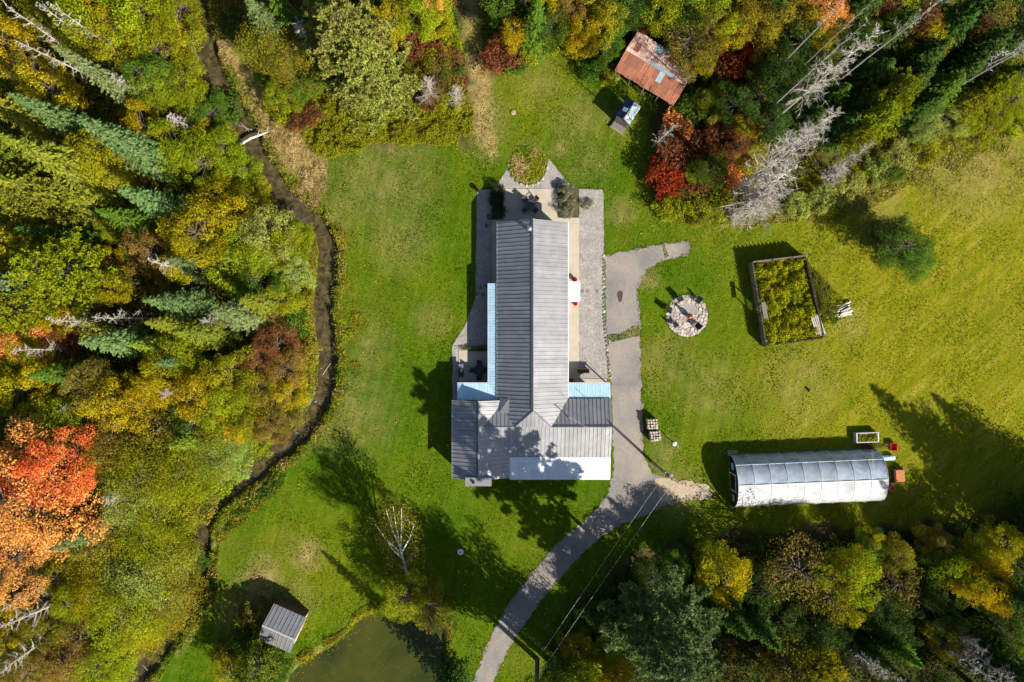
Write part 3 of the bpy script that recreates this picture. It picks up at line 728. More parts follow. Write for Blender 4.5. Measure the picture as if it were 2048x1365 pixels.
# ------------------------------------------------------------ greenhouse
gc = G(1604, 955)
gh = empty("greenhouse", gc, R(2.4), label="long plastic covered hoop greenhouse with a white sunny side", cat="greenhouse")
GL, GW, GHt = 17.3, 6.2, 3.15
def arch(t):   # t in -1..1 across
    x = abs(t); ang_ = x*math.pi/2
    y_ = GW/2*math.sin(ang_)**0.95; z = GHt*(0.86*math.cos(ang_)**0.72 + 0.14*(1-x))
    return (math.copysign(y_, t), z)
def film_material(name, opac, white, dif):
    nt = NT(name); tc = nt.n("TexCoord").outputs["Object"]
    f = noise(nt, stretched(nt, tc, (0,0,0), (0.8,1.0,1.0)), 0.8, 5, 0.6, 0.6)
    op = nt.n("MapRange", {0: f, 1: 0.3, 2: 0.72, 3: opac*0.65, 4: min(1, opac*1.35)}).outputs[0]
    d = nt.n("BsdfDiffuse", {"Color": col4(white)}); t = nt.n("BsdfTranslucent", {"Color": col4(white)})
    m1 = nt.n("MixShader", {0: dif}); nt.link(d.outputs[0], m1.inputs[1]); nt.link(t.outputs[0], m1.inputs[2])
    tr = nt.n("BsdfTransparent", {"Color": (0.9,0.93,0.95,1)})
    m2 = nt.n("MixShader", {0: op}); nt.link(tr.outputs[0], m2.inputs[1]); nt.link(m1.outputs[0], m2.inputs[2])
    gl_ = nt.n("BsdfGlossy", {"Color": (1,1,1,1), "Roughness": 0.08})
    fr = nt.n("Fresnel", {"IOR": 1.5})
    bp = nt.n("Bump", {"Strength": 0.25, "Distance": 0.06, "Height": noise(nt, tc, 1.2, 4)})
    nt.link(bp.outputs[0], gl_.inputs["Normal"]); nt.link(bp.outputs[0], fr.inputs["Normal"])
    frm = nt.n("Math", {0: fr.outputs[0], 1: 1.5}, operation='MULTIPLY', use_clamp=True)
    m3 = nt.n("MixShader", {0: frm.outputs[0]}); nt.link(m2.outputs[0], m3.inputs[1]); nt.link(gl_.outputs[0], m3.inputs[2])
    return nt.surf(m3.outputs[0])
M['film'] = film_material("sky_tinted_film", 0.66, (0.68,0.80,0.97), 0.28)  # blue in the film colour stands in for reflected sky
M['sunlit_film'] = film_material("sun_whitened_film", 0.86, (0.84,0.86,0.90), 0.3)  # same plastic, sunlight painted in as whiter colour and more opacity
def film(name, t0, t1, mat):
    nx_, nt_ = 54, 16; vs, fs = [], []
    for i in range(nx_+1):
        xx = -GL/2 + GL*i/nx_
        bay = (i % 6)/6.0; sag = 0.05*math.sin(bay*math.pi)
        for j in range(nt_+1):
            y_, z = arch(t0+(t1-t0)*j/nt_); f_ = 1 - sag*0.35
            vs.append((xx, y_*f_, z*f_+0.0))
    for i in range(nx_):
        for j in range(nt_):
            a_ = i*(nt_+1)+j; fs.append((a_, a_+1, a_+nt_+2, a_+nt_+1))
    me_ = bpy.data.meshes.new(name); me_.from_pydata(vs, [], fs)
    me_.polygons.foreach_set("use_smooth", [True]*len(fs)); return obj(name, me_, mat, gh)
film("film_cover", 1.0, 0.0, M['film']); film("sunlit_film_cover", 0.0, -1.0, M['sunlit_film'])
for i in range(10):
    xx = -GL/2 + GL*i/9
    mb = MB(); mb.tube([(xx, *[k*1.006 for k in arch(t)]) for t in np.linspace(-1, 1, 25)], 0.024, 6); mb.obj("hoop", M['whitepaint'], gh)
for t, w_ in ((0.0, 0.04), (0.5, 0.025), (-0.55, 0.025)):
    y_, z = arch(t); mb = MB(); mb.tube([(-GL/2, y_, z+0.02), (GL/2, y_, z+0.02)], w_, 6); mb.obj("purlin", M['whitepaint'], gh)
for s in (-1, 1):
    mb = MB(); mb.box((-GL/2, s*GW/2-0.05, 0), (GL/2, s*GW/2+0.05, 0.25)); mb.obj("base_board", M['old_wood'], gh)
for s, mt in ((-1, M['black']), (1, M['film'])):
    pts = [(s*(GL/2-0.02), *arch(t)) for t in np.linspace(-0.99, 0.99, 25)]
    mb = MB(); mb.add(pts+[(p[0]-s*0.03, p[1], p[2]) for p in pts], [tuple(range(25)), tuple(range(49, 24, -1))]); mb.obj("end_wall", mt, gh)
for y_ in (-1.0, 1.0):
    mb = MB(); mb.box((-GL/2-0.05, y_-0.04, 0), (-GL/2+0.0, y_+0.04, 2.4)); mb.obj("door_post", M['whitepaint'], gh)
mb = MB(); mb.box((-GL/2-0.05, -1.0, 2.1), (-GL/2, 1.0, 2.2)); mb.obj("door_lintel", M['whitepaint'], gh)
mb = MB(); mb.box((-GL/2-0.06, 1.5, 0.9), (-GL/2-0.03, 2.3, 1.7)); mb.obj("vent_window", M['bluebarrel'], gh)
mb = MB(); mb.box((-GL/2-0.06, -2.2, 0.8), (-GL/2-0.03, -1.5, 1.5)); mb.obj("vent_window", M['tanstuff'], gh)
Mg = Matrix.Translation(gc) @ Matrix.Rotation(R(2.4), 4, 'Z')
def ing(x, y_, z=0): return Mg @ Vector((x, y_, z))
for i, (x0, nm, lb, mt, sz) in enumerate([(-6.3,"growing_bench","pale bench inside the greenhouse near its dark doorway",'tanstuff',(2.6,0.9,0.8)),(-2.0,"growing_bench","pale bench inside the greenhouse, second from the doorway",'whitepaint',(2.8,0.9,0.8)),(2.8,"growing_bench","reddish bench inside the greenhouse, third from the doorway",'pinkred',(2.6,0.8,0.8))]):
    e = empty(nm, ing(x0, 1.35+0.2*i), R(2.4), label=lb, cat="bench", group="benches inside the greenhouse")
    mb = MB(); mb.box((-sz[0]/2, -sz[1]/2, sz[2]-0.06), (sz[0]/2, sz[1]/2, sz[2])); mb.obj("bench_top", M[mt], e)
    for sx in (-1, 1):
        for sy in (-1, 1):
            mb = MB(); mb.box((sx*(sz[0]/2-0.1)-0.04, sy*(sz[1]/2-0.1)-0.04, 0), (sx*(sz[0]/2-0.1)+0.04, sy*(sz[1]/2-0.1)+0.04, sz[2]-0.061)); mb.obj("leg", M['old_wood'], e)
for i, (x0, y0, r_, mt, lb) in enumerate([(-4.4,0.6,0.42,'tanstuff',"cream sack lying inside the greenhouse near the doorway"),(-7.2,0.5,0.5,'tanstuff',"larger cream sack beside the greenhouse doorway"),(0.3,0.5,0.38,'orange',"orange sack in the middle of the greenhouse")]):
    mb = MB(); mb.lathe([(r_*0.9,0),(r_*1.1,0.15),(r_*0.95,0.4),(r_*0.4,0.58),(0.05,0.6)], (0,0,0), 10); mb.obj("sack", M[mt], None, loc=ing(x0, y0), smooth=True, label=lb, cat="sack", group="sacks inside the greenhouse")
me = MB(); me.box((-GL/2+0.1, -GW/2+0.1, -0.1), (GL/2-0.1, GW/2-0.1, 0.03)); me.obj("greenhouse_floor", M['dirt'], None, loc=gc, rz=R(2.4), kind='structure')
# items by the greenhouse
e = empty("planter_box", G(1729, 874), R(2), label="white timber framed planter box behind the greenhouse", cat="planter")
for (lo, hi) in [((-1.35,-0.6,0),(1.35,-0.5,0.75)),((-1.35,0.5,0),(1.35,0.6,0.75)),((-1.35,-0.499,0),(-1.2,0.499,0.75)),((1.2,-0.499,0),(1.35,0.499,0.75))]:
    mb = MB(); mb.box(lo, hi); mb.obj("board", M['lighttrim'], e)
mb = MB(); mb.box((-1.19,-0.49,0),(1.19,0.49,0.6)); mb.obj("soil", M['soil'], e)
def tub(name, loc, w_, d_, h_, mat, lb, cat, rz=0):
    e = empty(name, loc, rz, label=lb, cat=cat)
    mb = MB(); b0, b1 = 0.82, 1.0
    o_ = [(-w_/2,-d_/2),(w_/2,-d_/2),(w_/2,d_/2),(-w_/2,d_/2)]
    vs = [(x*b0,y_*b0,0) for x,y_ in o_]+[(x,y_,h_) for x,y_ in o_]+[(x*.9,y_*.9,h_) for x,y_ in o_]+[(x*.75,y_*.75,h_*0.2) for x,y_ in o_]
    fs = [(3,2,1,0)]+[(k,(k+1)%4,4+(k+1)%4,4+k) for k in range(4)]+[(4+k,4+(k+1)%4,8+(k+1)%4,8+k) for k in range(4)]+[(8+k,8+(k+1)%4,12+(k+1)%4,12+k) for k in range(4)]+[(12,13,14,15)]
    mb.add(vs, fs); mb.obj("bin", mat, e); return e
t_ = tub("wheelbarrow", G(1783,893), 0.8, 0.95, 0.55, M['red'], "red tray wheelbarrow by the greenhouse corner", "wheelbarrow")
for s in (-1, 1):
    mb = MB(); mb.tube([(-0.35, s*0.25, 0.3), (-1.2, s*0.3, 0.55)], 0.025, 6); mb.obj("handle", M['old_wood'], t_)
mb = MB(); mb.lathe([(0.18,-0.05),(0.2,0),(0.18,0.05)], (0.5,0,0.2), 12); mb.obj("wheel", M['black'], t_)
e = empty("drum", G(1774, 915), R(2), label="pale blue drum lying on its side against the greenhouse end", cat="drum")
mb = MB(); n_ = 14
mb.tube([(-0.7,0,0.32),(-0.66,0,0.32),(0.0,0,0.32),(0.66,0,0.32),(0.7,0,0.32)], [0.27,0.31,0.32,0.31,0.27], n_); mb.obj("shell", M['bluebarrel'], e, smooth=True)
mb = MB(); mb.tube([(0.70,0.0,0.45),(0.76,0,0.45)], 0.05, 8); mb.obj("bung", M['black'], e)
e = empty("garden_tractor", G(1790, 949), R(3), label="rusty orange topped black cart at the greenhouse's end", cat="cart")
mb = MB(); mb.box((-0.6,-0.75,0.35),(0.6,0.75,0.6)); mb.obj("chassis", M['black'], e)
mb = MB(); mb.box((-0.45,-0.72,0.601),(0.62,0.72,0.95)); mb.box((-0.4,-0.66,0.951),(0.56,0.66,1.0)); mb.obj("body", M['orange'], e)
for sx in (-0.5, 0.5):
    for sy in (-0.82, 0.82):
        mb = MB(); mb.tube([(sx, sy-0.1, 0.3), (sx, sy+0.1, 0.3)], 0.3, 14); mb.obj("wheel", M['black'], e)
mb = MB(); mb.lathe([(0.3,0),(0.38,0.3),(0.40,0.36),(0.34,0.37),(0.3,0.1)], (0,0,0), 14); mb.obj("bucket", M['pinkred'], None, loc=G(1781,976), label="faded red round bucket below the orange cart", cat="bucket")
e = empty("pallet", G(1465,906), R(2), label="small slatted wooden pallet at the greenhouse's near corner", cat="pallet")
for i in range(6):
    mb = MB(); mb.box((-0.6+i*0.21, -0.35, 0.1), (-0.45+i*0.21, 0.35, 0.13)); mb.obj("slat", M['new_wood'], e)
for s in (-0.3, 0.3):
    mb = MB(); mb.box((-0.62, s-0.05, 0), (0.62, s+0.05, 0.099)); mb.obj("runner", M['old_wood'], e)

# ------------------------------------------------------------ power pole and wires
pb = G(1305, 925); PT = 9.0
pole = empty("utility_pole", pb, 0, label="wooden utility pole beside the driveway carrying wires to the house", cat="utility pole")
mb = MB(); mb.tube([(0,0,-0.2),(0,0,PT)], [0.17,0.12], 10); mb.obj("post", M['old_wood'], pole)
mb = MB(); mb.lathe([(0.2,0),(0.24,0.05),(0.24,0.75),(0.12,0.85)], (0.36,0.05,7.3), 12); mb.obj("transformer", M['steel'], pole)
mb = MB(); mb.cbox((0,0,8.6), (1.4,0.1,0.12), R(-45)); mb.obj("crossarm", M['old_wood'], pole)
for d in (-0.6, 0.6):
    mb = MB(); mb.lathe([(0.05,0),(0.07,0.1),(0.04,0.2)], (d*0.707,-d*0.707,8.66), 8); mb.obj("insulator", M['whitepaint'], pole)
def wire(a, b, sag, lb, r=0.009):
    a, b = Vector(a), Vector(b)
    pts = [a.lerp(b, t)-Vector((0,0,4*sag*t*(1-t))) for t in np.linspace(0, 1, 25)]
    mb = MB(); mb.tube(pts, r, 5); mb.obj("overhead_wire", M['wire'], None, label=lb, cat="wire", group="overhead wires")
far = G(915, 1500)
wire(pb+Vector((0.42,-0.42,8.86)), far+Vector((0.4,-0.3,8.8)), 0.6, "overhead wire from the pole down the drive, right strand")
wire(pb+Vector((-0.42,0.42,8.86)), far+Vector((-0.4,0.3,8.8)), 0.6, "overhead wire from the pole down the drive, left strand")
wire(pb+Vector((0,0,8.2)), Vector(mast)+Vector((0,0,1.5)), 0.35, "upper service wire from the pole to the roof mast", 0.008)
wire(pb+Vector((0.05,0.05,7.9)), Vector(mast)+Vector((0.05,0.05,1.3)), 0.45, "lower service wire from the pole to the roof mast", 0.008)

# ------------------------------------------------------------ patio furniture
def patio_chair(loc, rz, lb, mat, grp, wide=0.56):
    e = empty("patio_chair", loc, rz, label=lb, cat="chair", group=grp)
    mb = MB(); mb.box((-wide/2,-0.27,0.40),(wide/2,0.27,0.45)); mb.obj("seat", mat, e)
    mb = MB(); mb.cbox((0,0.32,0.75), (wide,0.05,0.65), 0, (R(-14),0)); mb.obj("backrest", mat, e)
    for s in (-1, 1):
        mb = MB(); mb.box((s*wide/2-0.03,-0.27,0.62),(s*wide/2+0.03,0.3,0.66)); mb.obj("armrest", mat, e)
        for yy in (-0.25, 0.25):
            mb = MB(); mb.box((s*wide/2-0.025,yy-0.025,0),(s*wide/2+0.025,yy+0.025,0.61)); mb.obj("leg", mat, e)
    return e
def round_table(loc, r_, lb, mat):
    e = empty("patio_table", loc, 0, label=lb, cat="table")
    mb = MB(); mb.lathe([(r_,0.70),(r_,0.74)], (0,0,0), 20); mb.obj("table_top", mat, e)
    mb = MB(); mb.lathe([(0.05,0.04),(0.05,0.7)], (0,0,0), 8); mb.obj("pedestal", mat, e)
    mb = MB(); mb.lathe([(0.3,0),(0.28,0.04)], (0,0,0), 12); mb.obj("base", mat, e)
tp = G(1060, 412); tp.z = 0.06
round_table(tp, 0.55, "round glass patio table on the concrete behind the gable end", M['darkmetal'])
ORD = ["first","second","third","fourth","fifth","sixth","seventh","eighth","ninth","tenth","eleventh","twelfth","thirteenth","fourteenth","fifteenth"]
for k in range(4):
    t = math.pi/4 + k*math.pi/2; nm = ["upper right","upper left","lower left","lower right"][k]
    patio_chair(tp+Vector((math.cos(t)*0.85, math.sin(t)*0.85, 0)), t-math.pi/2, f"dark metal chair at the {nm} side of the round patio table", M['darkmetal'], "chairs round the gable end patio table")
tp = G(959, 740); tp.z = 0.08
e = empty("square_patio_table", tp, 0, label="dark square table on the shaded side patio", cat="table")
mb = MB(); mb.box((-0.5,-0.5,0.68),(0.5,0.5,0.73)); mb.obj("table_top", M['black'], e)
for sx in (-0.42, 0.42):
    for sy in (-0.42, 0.42):
        mb = MB(); mb.box((sx-0.03,sy-0.03,0),(sx+0.03,sy+0.03,0.679)); mb.obj("leg", M['black'], e)
for k, nm in enumerate(["right", "upper", "left", "lower"]):
    t = k*math.pi/2
    patio_chair(tp+Vector((math.cos(t)*0.75, math.sin(t)*0.75, 0)), t-math.pi/2, f"black chair on the {nm} side of the square patio table", M['black'], "chairs round the square patio table")
e = empty("barbecue_grill", G(923, 744)+Vector((0,0,0.08)), R(90), label="black barbecue grill with side shelf on the side patio", cat="grill")
mb = MB(); mb.box((-0.55,-0.3,0.5),(0.45,0.3,0.85)); mb.tube([(-0.55,0,0.85),(0.45,0,0.85)], 0.29, 14); mb.obj("firebox", M['black'], e)
mb = MB(); mb.box((0.46,-0.28,0.8),(0.95,0.28,0.84)); mb.obj("side_shelf", M['steel'], e)
for sx in (-0.45, 0.4):
    for sy in (-0.22, 0.22):
        mb = MB(); mb.box((sx-0.03,sy-0.03,0),(sx+0.03,sy+0.03,0.49)); mb.obj("leg", M['darkmetal'], e)
for (px, py, lb) in [(1149,560,"red flower pot above the white door canopy"),(1150,608,"red flower pot below the white door canopy")]:
    e = empty("flower_pot", G(px, py)+Vector((0,0,0.07)), 0, label=lb, cat="flower pot", group="red pots by the white canopy")
    mb = MB(); mb.lathe([(0.18,0),(0.26,0.4),(0.28,0.45),(0.22,0.45)], (0,0,0), 14); mb.obj("pot", M['red'], e)
    C_l = rng.normal(size=(90,3))*[0.16,0.16,0.1]+[0,0,0.55]
    obj("flowers", quads_mesh("flowers", leaves(C_l, rng.normal(size=(90,3))+[0,0,1], 0.13), LEAF), None, e).color = (0.45,0.02,0.02,1)
# bench etc beside the east porch
e = empty("garden_bench", G(1166,742)+Vector((0,0,0.03)), 0, label="low dark bench in the porch's shade beside the walkway", cat="bench")
mb = MB(); mb.box((-0.7,-0.25,0.4),(0.7,0.25,0.45)); mb.obj("seat", M['brown_wood'], e)
mb = MB(); mb.box((-0.7,0.22,0.46),(0.7,0.27,0.9)); mb.obj("backrest", M['brown_wood'], e)
for sx in (-0.6, 0.6):
    mb = MB(); mb.box((sx-0.04,-0.22,0),(sx+0.04,0.22,0.399)); mb.obj("leg", M['brown_wood'], e)

# ------------------------------------------------------------ fire circle
fc = G(1374, 632)
ring = sheet("fire_circle", [(fc.x+2.52*math.cos(t), fc.y+2.52*math.sin(t)) for t in np.linspace(0, 2*math.pi, 40)[:-1]], 0.03, M['gravel'])
placed = []; frnd = random.Random(17); tries = 0
while tries < 6000 and len(placed) < 105:
    tries += 1
    rad = 2.42*math.sqrt(frnd.random()); t = frnd.random()*6.283; s_ = frnd.uniform(0.3, 0.62)
    x, y = fc.x+rad*math.cos(t), fc.y+rad*math.sin(t)
    if rad < 1.75 and 0.0 < (t-0.1) % 6.283 < 2.2: continue
    if rad < 0.7 or rad+s_*0.35 > 2.56: continue
    if any(math.hypot(x-p[0], y-p[1]) < (s_+p[2])*0.40 for p in placed): continue
    placed.append((x, y, s_))
    stone("paving_stone", ring, x, y, 0.0, s_*1.05, s_*frnd.uniform(0.75,1.05), frnd.uniform(0.07,0.13), dark=frnd.random() < 0.07)
e = empty("fire_pit", G(1377,633), 0, label="rust orange metal chiminea in the middle of the stone circle", cat="fire pit")
mb = MB(); mb.lathe([(0.22,0.25),(0.33,0.5),(0.3,0.8),(0.16,1.0),(0.14,1.5),(0.16,1.52),(0.11,1.52),(0.10,1.1)], (0,0,0), 14); mb.obj("body", M['orange'], e, smooth=True)
for k in range(3):
    t = 2.1*k; mb = MB(); mb.tube([(0.2*math.cos(t),0.2*math.sin(t),0.3),(0.32*math.cos(t),0.32*math.sin(t),0.03)], 0.03, 6); mb.obj("leg", M['darkmetal'], e)
for (px, py, nm) in [(1358,600,"upper left"),(1394,602,"upper right"),(1337,621,"far left"),(1349,649,"lower left"),(1393,652,"lower right")]:
    p = G(px, py); d = (fc-p)
    patio_chair(p+Vector((0,0,0.1)), math.atan2(d.y, d.x)+math.pi/2, f"dark outdoor chair on the {nm} rim of the stone fire circle", M['black'] if nm != "lower right" else M['darkmetal'], "chairs round the fire circle", 0.66)

# ------------------------------------------------------------ fenced garden
gA, gB, gC, gD = G(1497,528), G(1606,515), G(1641,676), G(1525,692)
gcen = (gA+gB+gC+gD)/4
fence = empty("garden_fence", gcen, 0, label="grey weathered timber fence round the overgrown vegetable plot", cat="fence")
sides = [(gA,gB,1.75,1),(gB,gC,0.9,0),(gC,gD,0.6,0),(gD,gA,1.45,1)]
for a, b, h, pk in sides:
    a, b = a-gcen, b-gcen; L = (b-a).length; d = (b-a)/L; rz = math.atan2(d.y, d.x)
    for i in range(int(L/2.4)+1):
        p = a+d*min(L, i*2.4); mb = MB(); mb.box((p.x-0.06,p.y-0.06,-0.1),(p.x+0.06,p.y+0.06,h+0.05)); mb.obj("post", M['old_wood'], fence)
    for z in ((0.4, h-0.25) if pk else (h-0.1,)):
        mb = MB(); mb.cbox(((a+b)/2)+Vector((0,0,z)), (L, 0.05, 0.1), rz); mb.obj("rail", M['old_wood'] if pk else M['bark'], fence)
    nrm = Vector((d.y, -d.x, 0)); mb = MB(); n_ = int(L/0.16)
    for i in range(n_):
        p = a+d*((i+0.5)*L/n_)-nrm*0.09
        if pk and abs(a.x-(gD-gcen).x) < 0.01 and 0.34 < (i/n_) < 0.5: continue
        hh = h + (0.12*((i*7) % 3) if pk else 0)
        mb.cbox(p+Vector((0,0,hh/2)), (0.14, 0.03, hh), rz)
    props(mb.obj("pickets", M['old_wood'] if pk else M['bark'], fence), kind='stuff')
gm = gD.lerp(gA, 0.42)-gcen
gate = MB()
d = (gA-gD).normalized(); rz = math.atan2(d.y, d.x)
for s in (-0.75, 0.75):
    mb = MB(); mb.cbox(gm+d*s+Vector((0,0,1.3)), (0.1,0.1,2.6), rz); mb.obj("gate_post", M['old_wood'], fence)
mb = MB(); mb.cbox(gm+Vector((0,0,2.6)), (1.9,0.5,0.08), rz); mb.obj("gate_top", M['old_wood'], fence)
for k in range(5):
    mb = MB(); mb.cbox(gm+d*(-0.56+0.28*k)+Vector((0,0,0.75)), (0.14,0.04,1.3), rz); mb.obj("gate_slat", M['old_wood'], fence)
e = empty("plank_stack", G(1630,652), R(107), label="stack of grey planks at the garden plot's lower corner", cat="planks")
for k in range(5):
    mb = MB(); mb.cbox((rnd.uniform(-.2,.2), -0.5+0.24*k, 0.75+0.02*k), (2.6+rnd.uniform(-.5,.3), 0.18, 0.05), rnd.uniform(-.05,.05)); mb.obj("plank", M['grey_bark'], e)
mb = MB(); mb.cbox((0.8,0,0.36), (0.15,1.2,0.7)); mb.cbox((-0.8,0,0.36), (0.15,1.2,0.7)); mb.obj("support", M['old_wood'], e)
e = empty("log_pile", G(1684,622), R(28), label="loose pile of pale split logs beside the garden plot", cat="log pile")
for k in range(16):
    L = rnd.uniform(0.9, 1.9); y0 = rnd.uniform(-0.7,0.7); z = 0.1+rnd.random()*0.35*(1-abs(y0)); x0 = rnd.uniform(-0.5,0.5); a_ = rnd.uniform(-.3,.3)
    mb = MB(); mb.tube([(x0-L/2*math.cos(a_), y0-L/2*math.sin(a_), z),(x0+L/2*math.cos(a_), y0+L/2*math.sin(a_), z+rnd.uniform(-.06,.1))], rnd.uniform(0.06,0.11), 6); mb.obj("log", M['white_bark'] if k % 3 else M['grey_bark'], e)

# pallets of stone, standpipe, lids and stump
for (px, py, lb) in [(1302,847,"upper of two wire cubes of pale stones beside the drive"),(1308,871,"lower of two wire cubes of pale stones beside the drive")]:
    e = empty("stone_cube", G(px, py), R(5), label=lb, cat="stone stack", group="stone cubes beside the drive")
    for ix in range(4):
        for iy in range(4):
            for iz in range(3):
                if 0 < ix < 3 and 0 < iy < 3 and iz < 2: continue
                o = stone("stone", e, -0.46+ix*0.31+rnd.uniform(-.03,.03), -0.46+iy*0.31+rnd.uniform(-.03,.03), 0.14+iz*0.33, rnd.uniform(.3,.38), rnd.uniform(.28,.36), rnd.uniform(.26,.34))
    mb = MB(); mb.box((-0.6,-0.6,0),(0.6,0.6,0.13)); mb.obj("pallet", M['old_wood'], e)
e = empty("standpipe", G(1349,888), 0, label="thin pale standpipe in the grass near the stone cubes", cat="pipe")
mb = MB(); mb.tube([(0,0,0),(0,0,1.5),(0.1,-0.3,1.6)], 0.05, 8); mb.obj("pipe", M['bluebarrel'], e)
mb = MB(); mb.lathe([(0.3,0),(0.22,0.12),(0.12,0.14)], (0,0,0), 10); mb.obj("collar", M['whitepaint'], e)
for (px, py, lb, mt, r_) in [(1027,226,"pale round lid in the lawn above the house",'new_wood',0.28),(921,1104,"white round lid in the shaded lawn near the birch",'whitepaint',0.36)]:
    e = empty("well_lid", G(px, py), 0, label=lb, cat="lid")
    mb = MB(); mb.lathe([(r_,-0.05),(r_,0.12),(r_*0.9,0.15)], (0,0,0), 14); mb.obj("lid", M[mt], e)
    mb = MB(); mb.lathe([(r_*0.35,0.151),(r_*0.3,0.2)], (0,0,0), 10); mb.obj("knob", M['dark_stone'], e)
mb = MB(); mb.lathe([(0.2,-0.05),(0.16,0.2),(0.15,0.42),(0.05,0.42)], (0,0,0), 9); mb.obj("tree_stump", M['old_wood'], None, loc=G(1619,782), label="short stump alone in the open field above the greenhouse", cat="stump")
# oil stain patch and grass growing through the drive
sheet("oil_stain", ragged([(G(1240,593).x+0.34*math.cos(t)*(1+.2*math.sin(3*t)), G(1240,593).y+0.72*math.sin(t)) for t in np.linspace(0,6.28,20)[:-1]], 0.2, 0.03, 2), 0.027, basic("stain", (0.07,0.04,0.03), (0.05,0.03,0.025), 5, 0.8), th=0.01)
cw = bpy.data.objects["creek_water"]; srand = random.Random(21)
for k in range(24):
    i = srand.randrange(4, len(creek)-6); p = Vector(creek[i]).lerp(Vector(creek[i+1]), srand.random()); d = (Vector(creek[i+1])-Vector(creek[i])).normalized()
    p = p+Vector((-d.y, d.x))*srand.uniform(-0.8,0.8); s_ = srand.uniform(0.15,0.4)
    stone("creek_stone", cw, p.x, p.y, -0.67, s_, s_*0.8, srand.uniform(0.1,0.2), dark=True)
for k in range(9):
    i = srand.randrange(6, len(creek)-8); p = Vector(creek[i]); a_ = srand.uniform(0,3.14); L = srand.uniform(0.5,1.2)
    mb = MB(); mb.tube([(p.x-L*math.cos(a_), p.y-L*math.sin(a_), -0.6), (p.x, p.y, -0.56), (p.x+L*math.cos(a_), p.y+L*math.sin(a_), -0.58)], [0.05,0.04,0.02], 5); mb.obj("driftwood", M['grey_bark'] if k % 2 else M['bark'], cw)
# log across the creek
e = empty("fallen_log", G(512,276), R(24), label="bleached fallen trunk lying across the creek", cat="log")
mb = MB(); mb.tube([(-2.3,0,0.1),(-0.5,0.1,0.22),(1.2,0,0.18),(2.6,-0.1,0.15)], [0.16,0.14,0.1,0.05], 8); mb.obj("trunk", M['white_bark'], e)
for k in range(4):
    x = 0.2+0.6*k; s = -1 if k % 2 else 1; mb = MB(); mb.tube([(x,0,0.2),(x+0.6,s*0.5,0.35)], [0.04,0.015], 5); mb.obj("branch", M['white_bark'], e)

# ------------------------------------------------------------ vegetation: meshes of each kind
def branch_tubes(mb, segs, n=5):
    for pts, rads in segs: mb.tube(pts, rads, n, cap=False)

def sph(n):
    return unit(rng.normal(size=(n, 3)))

def broadleaf(seed, h=10.0, r=3.5, clumps=36, per=180, leaf=0.25, low=0.28, flat=0.75, limbs=True, aspect=0.62, shell=0.6, cmin=0.22, cmax=0.40, sep=0.26):
    rr_ = random.Random(seed); cz = h*(1+low)/2; vz = h*(1-low)/2
    C = []; tries = 0
    while len(C) < clumps and tries < 4000:
        tries += 1
        d = sph(1)[0]; f = rr_.uniform(0.45, 0.9)**0.6
        wob_ = 1 + 0.22*math.sin(3*math.atan2(d[1], d[0])+seed) + 0.12*math.sin(5*math.atan2(d[1], d[0])+2*seed)
        p = np.array([d[0]*r*f*wob_, d[1]*r*f*wob_, cz+d[2]*vz*f])
        if any(np.linalg.norm(p-q) < r*sep for q, _ in C): continue
        C.append((p, r*rr_.uniform(cmin, cmax)))
    Vs, vr = [], []
    for p, cr in C:
        k = int(per*(cr/(r*0.31))**2*rr_.uniform(0.8,1.15)); s = sph(k)
        q = p + s*cr*(rng.uniform(shell, 1.05, (k,1)))*[1,1,flat]
        nn = s*0.7 + rng.normal(size=(k,3))*0.55 + [0,0,0.35]
        Vs.append(leaves(q, nn, leaf*rng.uniform(0.6,1.3,k), aspect)); b = rr_.uniform(0.3,0.7)
        vr.append(np.clip(b + rng.normal(size=k)*0.2, 0, 1))
    crown = quads_mesh("crown", np.concatenate(Vs), LEAF, np.concatenate(vr))
    mb = MB(); tr = 0.02*h+0.04
    mb.tube([(0,0,-0.2),(0.05*r*0.3,0,h*0.3),(0,0.04*r,h*0.6),(0,0,h*0.85)], [tr*1.25,tr*0.9,tr*0.55,tr*0.15], 7)
    if limbs:
        for p, cr in C:
            z0 = max(h*0.2, p[2]-0.45*np.hypot(p[0],p[1])-0.3); a = np.array([0,0,min(z0,h*0.8)])
            m_ = a*0.45+p*0.55+[0,0,-0.15*cr]
            mb.tube([tuple(a), tuple(m_), tuple(p)], [tr*0.4, tr*0.22, tr*0.08], 4, cap=False)
    t = mb.mesh("trunk"); t.materials.append(M['bark'])
    return t, crown

